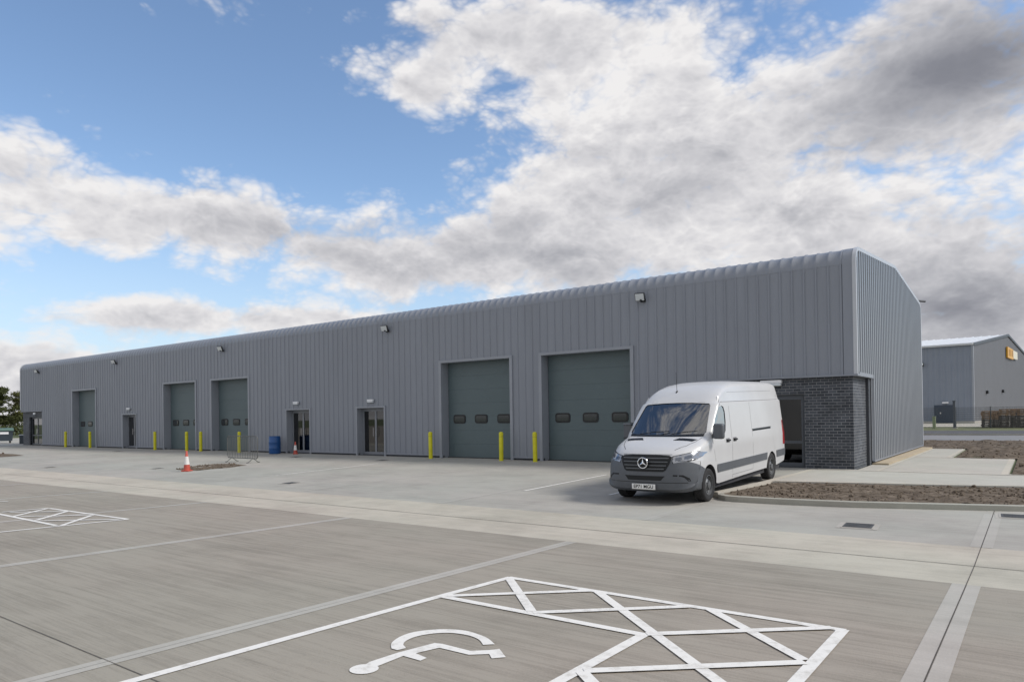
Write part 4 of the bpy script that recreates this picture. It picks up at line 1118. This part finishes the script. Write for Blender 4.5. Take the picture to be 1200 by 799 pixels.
# headlights, hood vents
for s in (1, -1):
    HL = [(s * a, b) for a, b in [(.575, .985), (.72, 1.015), (.86, 1.05), (.955, 1.075), (.985, 1.04), (.985, .97), (.955, .925), (.84, .90), (.70, .875), (.60, .855), (.575, .90)]]
    h = patch(HL, 'front', 'headlight', M_HEADL, .014, .03, .035)
    patch([(s * a, b) for a, b in [(.565, .995), (.72, 1.028), (.86, 1.063), (.94, 1.085), (.955, 1.06), (.955, .94), (.94, .912), (.84, .887), (.70, .862), (.59, .842), (.565, .90)]], 'front', 'headlight_seal', M_VANBLK, .010, .02, .04, h)
    patch([(s * a, b) for a, b in [(.62, .955), (.72, .97), (.74, .93), (.70, .905), (.63, .90)]], 'front', 'reflector', M_HEADD, .018, .006, .03, h)
    patch([(s * a, b) for a, b in [(.77, .985), (.87, 1.01), (.885, .955), (.83, .93), (.775, .925)]], 'front', 'reflector', M_HEADD, .018, .006, .03, h)
    patch([(s * a, b) for a, b in [(.56, .99), (.58, .99), (.60, .85), (.58, .85)]], 'front', 'headlight_seal', M_VANBLK, .014, .02, .04, h)
    patch([(s * .34, .72), (s * .74, .76), (s * .80, .90), (s * .42, .86)], 'top', 'hood_vent', M_VANBLK, .006, .01, .05)
    # bonnet shut line
    patch([(s * a, b) for a, b in [(.55, .30), (.70, .52), (.80, .80), (.835, 1.05), (.845, 1.05), (.812, .79), (.712, .51), (.562, .29)]], 'top', 'bonnet_seam', M_SEAM, .002, .006, .06)
patch([(-.55, 1.022), (.55, 1.022), (.55, 1.03), (-.55, 1.03)], 'front', 'bonnet_seam', M_SEAM, .003, .006, .05)
# side details
for s in (1, -1):
    patch([(1.50, .565), (4.93, .565), (4.95, .735), (1.48, .735), (1.47, .65)], 'side', 'side_moulding', M_VANDARK, .016, .02, .25, side=s)
    patch([(5.77, .565), (6.60, .565), (6.60, .735), (5.75, .735)], 'side', 'side_moulding', M_VANDARK, .016, .02, .25, side=s)
    patch([(1.80, 2.052), (6.30, 2.052), (6.30, 2.062), (1.80, 2.062)], 'side', 'gutter_line', M_SEAM, .003, .006, .2, side=s)
    patch([(2.6, 2.27), (5.9, 2.29), (5.9, 2.296), (2.6, 2.276)], 'side', 'roof_crease', M_SEAM, .001, .004, .2, side=s)
    for a, b in ((2.435, .36),):
        patch([(a, b), (a + .009, b), (a + .009, 2.045), (a, 2.045)], 'side', 'door_seam', M_SEAM, .0015, .004, .2, side=s)
    patch([(1.40, .80), (1.408, .80), (1.27, 1.30), (1.262, 1.30)], 'side', 'door_seam', M_SEAM, .0015, .004, .2, side=s)
    patch([(2.455, .42), (3.86, .42), (3.86, .428), (2.455, .428)], 'side', 'door_seam', M_SEAM, .0015, .004, .2, side=s)
    patch([(3.87, .42), (3.877, .42), (3.877, 2.04), (3.87, 2.04)], 'side', 'door_seam', M_SEAM, .0015, .004, .2, side=s)
    patch([(3.90, 1.325), (5.34, 1.325), (5.34, 1.365), (3.90, 1.365)], 'side', 'door_rail', M_VANBLK, .003, .01, .2, side=s)
    patch([(3.90, 1.368), (5.34, 1.368), (5.34, 1.38), (3.90, 1.38)], 'side', 'door_rail', M_VSLAT, .012, .012, .2, side=s)
    for a in (2.17, 2.62):
        hd = MB().bbox((s * .985, a - .10, 1.185), (s * 1.035, a + .10, 1.225), .012); vfinish(hd, 'door_handle', M_VANBLK)
        patch([(a - .11, 1.16), (a + .11, 1.16), (a + .11, 1.25), (a - .11, 1.25)], 'side', 'handle_recess', M_SEAM, .002, .004, .1, side=s)
    patch([(6.40, .86), (6.60, .86), (6.55, 1.50), (6.42, 1.50)], 'side', 'tail_lamp', M_RED, .010, .02, .08, side=s)
    # mirror
    if s < 0:                                        # the far mirror is folded in against the door
        mi = MB().bbox((s * .99, 1.34, 1.30), (s * 1.10, 1.56, 1.60), .035, seg=3)
        mr = vfinish(mi, 'mirror', M_VANDARK)
        vfinish(MB().bbox((s * .95, 1.36, 1.33), (s * .988, 1.54, 1.57), .004), 'mirror_glass', M_HEADL, mr)
    else:
        mi = MB().bbox((s * 1.03, 1.16, 1.29), (s * 1.25, 1.31, 1.61), .045, seg=3)
    if s < 0: mi = None
    if mi: mr = vfinish(mi, 'mirror', M_VANDARK)
    if mi: vfinish(MB().bbox((s * 1.05, 1.312, 1.32), (s * 1.23, 1.318, 1.585), .002), 'mirror_glass', M_HEADL, mr)
    if mi: vfinish(MB().tube([(s * .93, 1.36, 1.37), (s * 1.02, 1.30, 1.37), (s * 1.08, 1.25, 1.37)], .032, 8), 'mirror_arm', M_VANBLK, mr)
    patch([(1.24, 1.30), (1.46, 1.30), (1.40, 1.44), (1.30, 1.37)], 'side', 'mirror_base', M_VANBLK, .01, .012, .06, side=s)
    # wheels
    for X, nm in ((1.0, 'f'), (5.35, 'r')):
        wp = Vector((s * .885, X, .345))
        prof = [(.205, -.095), (.225, -.112), (.27, -.118), (.315, -.113), (.338, -.095), (.346, -.07), (.347, -.05), (.341, -.046), (.341, -.040), (.347, -.036), (.347, -.006), (.341, -.003), (.341, .003), (.347, .006), (.347, .036), (.341, .04), (.341, .046), (.347, .05), (.346, .07), (.338, .095), (.315, .113), (.27, .118), (.225, .112), (.205, .095)]
        Mx = Matrix.Translation(wp) @ Matrix.Rotation(R(90), 4, 'Y')
        w_e = MB().lathe(prof, 40, 0, Mx)
        wheel = vfinish(w_e, 'wheel', M_TYRE, None, 30)
        rp = [(.207, .10), (.212, .106), (.20, .108), (.196, .09), (.190, .06), (.15, .048), (.135, .055), (.11, .085), (.075, .092), (.07, .115), (.03, .12), (0, .12)]
        rp = [(r_, h * s) for r_, h in rp]
        vfinish(MB().lathe(rp, 40, 0, Mx), 'rim', M_RIM, wheel, 40)
        hl = MB()
        for k in range(10):
            a = 2 * math.pi * k / 10; c_ = wp + Vector((s * .0535, .165 * math.cos(a), .165 * math.sin(a)))
            hl.cyl(c_, c_ + Vector((s * .004, 0, 0)), .020, n=10)
        vfinish(hl, 'rim_holes', M_VANBLK, wheel, None)
        nt_ = MB()
        for k in range(6):
            a = 2 * math.pi * (k + .5) / 6; c_ = wp + Vector((s * .088, .092 * math.cos(a), .092 * math.sin(a)))
            nt_.cyl(c_, c_ + Vector((s * .02, 0, 0)), .012, n=6)
        vfinish(nt_, 'wheel_nuts', M_VSLAT, wheel, None)
# underside, axle
vfinish(MB().box((-.9, .95, .22), (.9, 6.3, .40)).box((-.75, 5.25, .26), (.75, 5.45, .42)), 'underbody', M_CABIN, None, None)
# aerial, wipers
vfinish(MB().cyl((-.17, 2.12, 2.25), (-.17, 2.18, 2.33), .035, .018, 10), 'aerial_base', M_VANBLK)
vfinish(MB().cyl((-.17, 2.16, 2.29), (-.16, 2.10, 2.76), .006, .004, 6), 'aerial', M_VANBLK)
for a, b in (((-.55, .98, 1.40), (.10, 1.10, 1.455)), ((.20, .97, 1.40), (.72, 1.12, 1.46))):
    vfinish(MB().tube([a, ((a[0] + b[0]) / 2, a[1] + .05, a[2] + .04), b], .009, 6), 'wiper', M_VANBLK)
# cabin: dashboard, seats, steering wheel, papers on the dash
vfinish(MB().prism([(1.15, 1.36), (1.55, 1.41), (1.72, 1.36), (1.75, 1.1), (1.2, 1.1)], 'x', -.80, .80), 'dashboard', M_CABIN)
vfinish(MB().box((.36, 1.33, 1.402), (.58, 1.46, 1.408)), 'paper', M_PLATE)
sw = [(.42 + .19 * math.cos(2 * math.pi * k / 24), 1.72 + .09 * math.sin(2 * math.pi * k / 24), 1.42 + .165 * math.sin(2 * math.pi * k / 24)) for k in range(24)]
vfinish(MB().tube(sw, .016, 6, closed=True), 'steering_wheel', M_VANBLK)
for x in (.45, -.25, -.62):
    seat = vfinish(MB().bbox((x - .22, 2.06, .9), (x + .22, 2.20, 1.66), .05), 'seat', M_SEAT)
    vfinish(MB().bbox((x - .13, 2.09, 1.69), (x + .13, 2.18, 1.89), .04), 'headrest', M_SEAT, seat)

# ------------------------------------------------------------------ far warehouse beyond the road
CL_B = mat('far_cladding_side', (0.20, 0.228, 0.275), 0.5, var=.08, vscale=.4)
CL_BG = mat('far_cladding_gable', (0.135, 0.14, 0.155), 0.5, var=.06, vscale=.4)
M_ROOFW = mat('pale_roof', (0.62, 0.64, 0.66), 0.4)
fb = tag(empty('warehouse', (-1.75, 76.3, 0.1), (0, 0, R(-6.3))), 'grey gabled warehouse with pale roof and yellow sign, far beyond the road', 'warehouse')
HE, HRG, HW, LB = 9.35, 12.2, 24.7, 45.0
s_ = MB(); x = -LB
bx = rib_breaks(-LB, 0, .62, [(0, 0), (.45, 0), (.55, .05), (.88, .05)])
for (xa, ha), (xb, hb) in zip(bx, bx[1:]): s_.add([(xa, -ha, .3), (xb, -hb, .3), (xb, -hb, HE), (xa, -ha, HE)], [(0, 1, 2, 3)])
s_.build('side_wall', CL_B, fb)
g_ = MB()
gx = rib_breaks(0, 2 * HW, .5, [(0, 0), (.45, 0), (.55, .03), (.88, .03)], [HW])
zr = lambda t: HE + (HRG - HE) * (1 - abs(t - HW) / HW)
for (ya, ha), (yb, hb) in zip(gx, gx[1:]): g_.add([(ha, ya, .3), (hb, yb, .3), (hb, yb, zr(yb)), (ha, ya, zr(ya))], [(0, 1, 2, 3)])
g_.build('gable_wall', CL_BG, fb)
MB().add([(-LB, 0, 0), (-LB, 2 * HW, 0), (-LB, 2 * HW, HE), (-LB, HW, HRG), (-LB, 0, HE), (0, 2 * HW, 0), (0, 2 * HW, HE)], [(0, 1, 2, 3, 4), (1, 5, 6, 2)]).build('rear_wall', CL_B, fb)
r_ = MB()
for (a, za, b, zb2) in ((-.45, HE - .05, HW, HRG), (HW, HRG, 2 * HW + .4, HE - .05)):
    rx = rib_breaks(-LB, .12, 1.0, [(0, 0), (.8, 0), (.85, .05), (.95, .05)])
    r_.add([(x, a, za + h + .05) for x, h in rx] + [(x, b, zb2 + h + .05) for x, h in rx], [(i, i + 1, len(rx) + i + 1, len(rx) + i) for i in range(len(rx) - 1)])
r_.build('roof', M_ROOFW, fb)
v_ = MB()
v_.add([(.06, 0, HE - .2), (.16, 0, HE - .2), (.16, HW, HRG - .2), (.06, HW, HRG - .2), (.06, 0, HE + .12), (.16, 0, HE + .12), (.16, HW, HRG + .12), (.06, HW, HRG + .12)], [(0, 1, 2, 3), (4, 7, 6, 5), (1, 2, 6, 5), (0, 3, 7, 4), (0, 1, 5, 4), (3, 2, 6, 7)])
v_.build('verge_trim', M_DARKSTEEL, fb)
v_ = MB()
v_.add([(.06, HW, HRG - .2), (.16, HW, HRG - .2), (.16, 2 * HW, HE - .2), (.06, 2 * HW, HE - .2), (.06, HW, HRG + .12), (.16, HW, HRG + .12), (.16, 2 * HW, HE + .12), (.06, 2 * HW, HE + .12)], [(0, 1, 2, 3), (4, 7, 6, 5), (1, 2, 6, 5), (0, 3, 7, 4), (0, 1, 5, 4), (3, 2, 6, 7)])
v_.build('verge_trim', M_DARKSTEEL, fb)
MB().box((-LB, -.38, HE - .12), (.1, -.1, HE + .1)).build('gutter', M_ROOFW, fb)
MB().box((-.12, -.1, .3), (.08, .12, HE)).build('corner_flashing', M_TRIM, fb)
MB().box((-LB, -.08, 0), (.05, .1, .32)).build('plinth', C_PATH, fb)
MB().box((-.05, -.05, 0), (.06, 2 * HW, .32)).build('plinth', C_PATH, fb)
dd = MB().box((-4.05, -.12, .1), (-2.0, -.05, 2.25)).build('door', mat('far_door', (.035, .05, .075), .5), fb)
MB().box((-3.45, -.15, 1.2), (-3.3, -.12, 1.4)).build('handle', M_CHROME, dd)
tag(MB().bbox((-3.15, -.40, 2.45), (-2.5, -.15, 2.62), .03).build('door_light', M_WHITE, fb))
lf = tag(empty('floodlight', (fb.matrix_basis @ Vector((-5.4, -.06, 7.2)))), 'small floodlight on the side wall of the far warehouse', 'floodlight')
MB().bbox((-.35, -.4, -.2), (.35, -.05, .2), .04).build('lamp_housing', M_LAMPBODY, lf); MB().box((-.3, -.43, -.05), (.3, -.405, .15)).build('lamp_lens', M_LENS, lf); MB().box((-.1, -.05, -.1), (.1, .03, .1)).build('lamp_bracket', M_LAMPBODY, lf)
# the sign
M_SIGNO = mat('sign_orange', (.62, .31, .01), .4); M_SIGNW = mat('sign_cream', (.62, .58, .46), .4); M_SIGND = mat('sign_brown', (.22, .09, .01), .5)
sg = tag(empty('sign', (fb.matrix_basis @ Vector((.1, 27.5, 9.6))), (0, 0, R(-6.3))), 'orange and cream sign high on the gable of the far warehouse', 'sign')
sg.scale = (.85, .85, .85)
MB().prism([(-5.6, -.85), (0, -.95), (0, .75), (-5.6, .95)], 'x', .0, .22).build('orange_panel', M_SIGNO, sg)
for k in (-4.2, -2.6, -1.0): MB().box((.225, k - .17, -.5), (.25, k + .17, .55)).build('bar', M_SIGND, sg)
MB().prism([(.15, -.75), (4.6, -.75), (4.6, .55), (.15, .65)], 'x', .0, .22).build('cream_panel', M_SIGNW, sg)
for y_, z_ in ((7.5, 3.6), (19.0, 3.9)):
    v = tag(MB().bbox((.04, y_, z_), (.3, y_ + .7, z_ + .4), .03).build('wall_vent', M_LAMPBODY)); v.location = (0, 0, 0)
    v.parent = fb
# ------------------------------------------------------------------ fence, post, marker, pallets
M_FENCE = mat('fence_steel', (.05, .06, .065), .6)
fe = tag(empty('fence', (0, 50, .17)), 'thin dark mesh fence crossing in front of the far warehouse', 'fence')
FX0, FX1 = -9.0, 14.0
x = FX0
while x <= FX1: MB().box((x - .03, -.03, 0), (x + .03, .03, 1.85)).build('post', M_FENCE, fe); x += 2.5
w_ = MB(); x = FX0
while x < FX1: w_.box((x, -.004, .05), (x + .010, .004, 1.8)); x += .05
for k in range(10): w_.box((FX0, -.007, .1 + .185 * k), (FX1, -.0042, .115 + .185 * k))
w_.build('mesh_panel', M_FENCE, fe)
po = tag(empty('marker_post', (-1.42, 47.6, .17)), 'dark upright post on the grass before the far door', 'post')
MB().bbox((-.09, -.09, 0), (.09, .09, 2.3), .02).build('shaft', M_FRAME_D, po); MB().bbox((-.12, -.12, 2.3), (.12, .12, 2.38), .02).build('cap', M_FRAME_D, po); MB().bbox((-.2, -.2, 0), (.2, .2, .08), .02).build('base', C_KERB, po)
po = tag(empty('marker_post', (-2.95, 48.2, .17)), 'short pale green post on the grass beside the building corner', 'post')
MB().bbox((-.12, -.12, 0), (.12, .12, 1.0), .03).build('shaft', mat('pale_green', (.22, .26, .16), .7), po); MB().bbox((-.14, -.14, 1.0), (.14, .14, 1.06), .02).build('cap', mat('pale_green', (.22, .26, .16), .7), po)
M_WOOD = mat('pallet_wood', (.34, .23, .145), .85, var=.45, vscale=3, bump=.4, bscale=20); M_WOODD = mat('pallet_wood_grey', (.17, .15, .13), .9, var=.4, vscale=3)
def pallet(m):
    p = tag(empty('pallet'), None, 'pallet', 'stacked timber pallets beside the far fence')
    d = MB()
    for k in range(7): d.box((-.6 + k * .178, -.4, .122), (-.6 + k * .178 + .13, .4, .144))
    for y in (-.4, -.05, .3): d.box((-.6, y, .10), (.6, y + .1, .1215))
    d.build('deck', m, p)
    for y in (-.4, -.05, .3):
        b = MB()
        for xx, ww in ((-.6, .20), (-.08, .16), (.40, .20)): b.box((xx, y, .022), (xx + ww, y + .1, .0598))
        b.box((-.6, y + .004, 0), (.6, y + .104, .0215)); b.box((-.6, y - .004, .060), (.6, y + .096, .0995)); b.build('bearer', m, p)
    return p
PA, PB = pallet(M_WOOD), pallet(M_WOODD)
first = {0: True, 1: True}
for si, (px_, py_, nlow, nall) in enumerate(((0.90, 51.2, 5, 10), (2.14, 51.3, 7, 11), (3.39, 51.25, 7, 11), (4.63, 51.4, 8, 11), (1.6, 52.2, 7, 10), (2.9, 52.25, 6, 11), (4.1, 52.3, 7, 10))):
    spot = ('left end stack', 'second stack from the left', 'third stack from the left', 'stack at the right edge', 'left stack of the back row', 'middle stack of the back row', 'right stack of the back row')[si]
    ordw = ('first', 'second', 'third', 'fourth', 'fifth', 'sixth', 'seventh', 'eighth', 'ninth', 'tenth', 'eleventh')
    for k in range(nall):
        q = 1 if k < nlow else 0
        src = PB if q else PA
        if first[q]: o = src; first[q] = False
        else: o = copy_tree(src)
        o.location = (px_ + random.uniform(-.04, .04), py_ + random.uniform(-.05, .05), .18 + .146 * k); o.rotation_euler = (0, 0, R(random.uniform(-3, 3)) + (math.pi if k % 2 else 0))
        o['label'] = ('brown' if q == 0 else 'greyed') + ' timber pallet, ' + ordw[k] + ' from the ground in the ' + spot

# ------------------------------------------------------------------ bins at the left edge
M_BINB = mat('bin_body', (.035, .048, .062), .5, var=.15); M_BINL = mat('bin_lid_green', (.09, .155, .13), .45, var=.15)
bn = tag(empty('wheeled_bin', (-70.7, 1.7, zg(0)), (0, 0, R(78))), 'large dark wheeled bin with green lid and white label at the left edge', 'bin')
q = MB(); q.add([(-.62, -.48, .2), (.62, -.48, .2), (.62, .48, .2), (-.62, .48, .2), (-.70, -.55, 1.08), (.70, -.55, 1.08), (.70, .55, 1.08), (-.70, .55, 1.08)], [(0, 3, 2, 1), (4, 5, 6, 7), (0, 1, 5, 4), (1, 2, 6, 5), (2, 3, 7, 6), (3, 0, 4, 7)])
q.bbox((-.74, -.59, 1.04), (.74, .59, 1.10), .015); q.build('bin_body', M_BINB, bn)
MB().prism([(-.60, 1.105), (.60, 1.105), (.60, 1.14), (.35, 1.30), (-.2, 1.36), (-.45, 1.30), (-.60, 1.16)], 'x', -.73, .73).build('lid', M_BINL, bn)
MB().box((-.30, -.562, .80), (.34, -.535, 1.0)).build('label_plate', M_WHITE, bn)
for sx in (-.5, .5):
    for sy in (-.38, .38): MB().cyl((sx - .03, sy, .1), (sx + .03, sy, .1), .1, n=16).build('wheel', M_BLACK, bn)
cb = tag(empty('utility_cabinet', (-65.6, 1.6, zg(0)), (0, 0, R(60))), 'low grey cabinet with pale top beside the far brick corner', 'cabinet')
MB().bbox((-.32, -.25, .0), (.32, .25, .72), .02).build('housing', M_BINB, cb); MB().bbox((-.36, -.29, .72), (.36, .29, .80), .02).build('top', M_TRIML, cb)
# ------------------------------------------------------------------ trees beyond the left end
M_BARK = mat('bark', (.075, .055, .04), .95, var=.3, vscale=4)
def leaf_mat(name, c):
    m = mat(name, c, .8, var=.45, vscale=.9, coords='Object', color2=tuple(min(1, q * 2.0) for q in c), spec=.2); return m
M_LEAF = leaf_mat('dark_needles', (.052, .060, .022)); M_LEAF2 = leaf_mat('olive_needles', (.075, .078, .028))
def tree(loc, h, w, label, seed, m, nleaf=21000):
    rnd = random.Random(seed)
    t = tag(empty('pine_tree', loc), label, 'tree', 'trees beyond the left end of the warehouse')
    tr = MB(); top = Vector((rnd.uniform(-.3, .3), rnd.uniform(-.3, .3), h * .93))
    pts = [Vector((0, 0, -.1)).lerp(top, k / 6) + Vector((rnd.uniform(-.12, .12), rnd.uniform(-.12, .12), 0)) for k in range(7)]
    for k in range(6): tr.cyl(pts[k], pts[k + 1], .26 * (1 - k / 7) * h / 8, .26 * (1 - (k + 1) / 7) * h / 8, 8)
    lv = MB(); clumps = []
    for k in range(26):
        f = .22 + .78 * k / 25; z = h * f * .95
        a = k * 2.4 + rnd.uniform(-.5, .5); L_ = w * (1.05 - f * .72) * rnd.uniform(.6, 1.05)
        p0 = Vector((0, 0, 0)).lerp(top, f); p1 = p0 + Vector((math.cos(a) * L_, math.sin(a) * L_, rnd.uniform(.1, .8)))
        tr.cyl(p0, p1, .07, .02, 5)
        for j in range(4):
            c = p0.lerp(p1, .45 + .6 * j / 3) + Vector((rnd.uniform(-.3, .3), rnd.uniform(-.3, .3), rnd.uniform(-.1, .3)))
            clumps.append((c, rnd.uniform(.45, .95) * w / 3.6))
    for _ in range(nleaf):
        c, r = rnd.choice(clumps)
        d = Vector((rnd.gauss(0, 1), rnd.gauss(0, 1), rnd.gauss(0, .45))); d = d.normalized() * r * rnd.random() ** .45; d.z *= .6
        p = c + d; s = rnd.uniform(.07, .17)
        u = Vector((rnd.uniform(-1, 1), rnd.uniform(-1, 1), rnd.uniform(-.5, .5))).normalized(); v = u.cross(Vector((rnd.uniform(-1, 1), rnd.uniform(-1, 1), rnd.uniform(-1, 1)))).normalized()
        lv.add([p - u * s, p + v * s * .5, p + u * s, p - v * s * .5], [(0, 1, 2, 3)])
    tr.build('trunk', M_BARK, t, 50); lv.build('crown', m, t, None, False)
tree((-102, 10.5, 0), 6.4, 3.7, 'dark spreading pine tree nearest the end of the warehouse', 1, M_LEAF)
tree((-108, 17, 0), 7.0, 4.0, 'taller olive pine tree at the left edge of the picture', 2, M_LEAF2)
tree((-104, 20.5, 0), 6.0, 3.2, 'lower olive tree tucked behind the corner of the warehouse', 3, M_LEAF2)
tree((-112, 8, 0), 7.2, 4.2, 'dark pine tree cut by the left edge of the picture', 4, M_LEAF)
hg = tag(empty('hedge', (-125, 14, 0), (0, 0, R(70))), 'low dark hedge behind the bins and trees', 'hedge')
rnd = random.Random(9); lv = MB()
for _ in range(9000):
    p = Vector((rnd.uniform(-22, 22), rnd.uniform(-1.2, 1.2), rnd.uniform(0, 3.0 + .5 * math.sin(_ * .01)))); s = rnd.uniform(.12, .3)
    u = Vector((rnd.uniform(-1, 1), rnd.uniform(-1, 1), rnd.uniform(-1, 1))).normalized(); v = u.orthogonal().normalized()
    lv.add([p - u * s, p + v * s * .5, p + u * s, p - v * s * .5], [(0, 1, 2, 3)])
lv.build('foliage', M_LEAF, hg, None, False)
st_ = MB()
for k in range(30): st_.cyl((-21 + 1.45 * k, 0, 0), (-21 + 1.45 * k, 0, 2.2), .06, .03, 6)
st_.build('stems', M_BARK, hg)
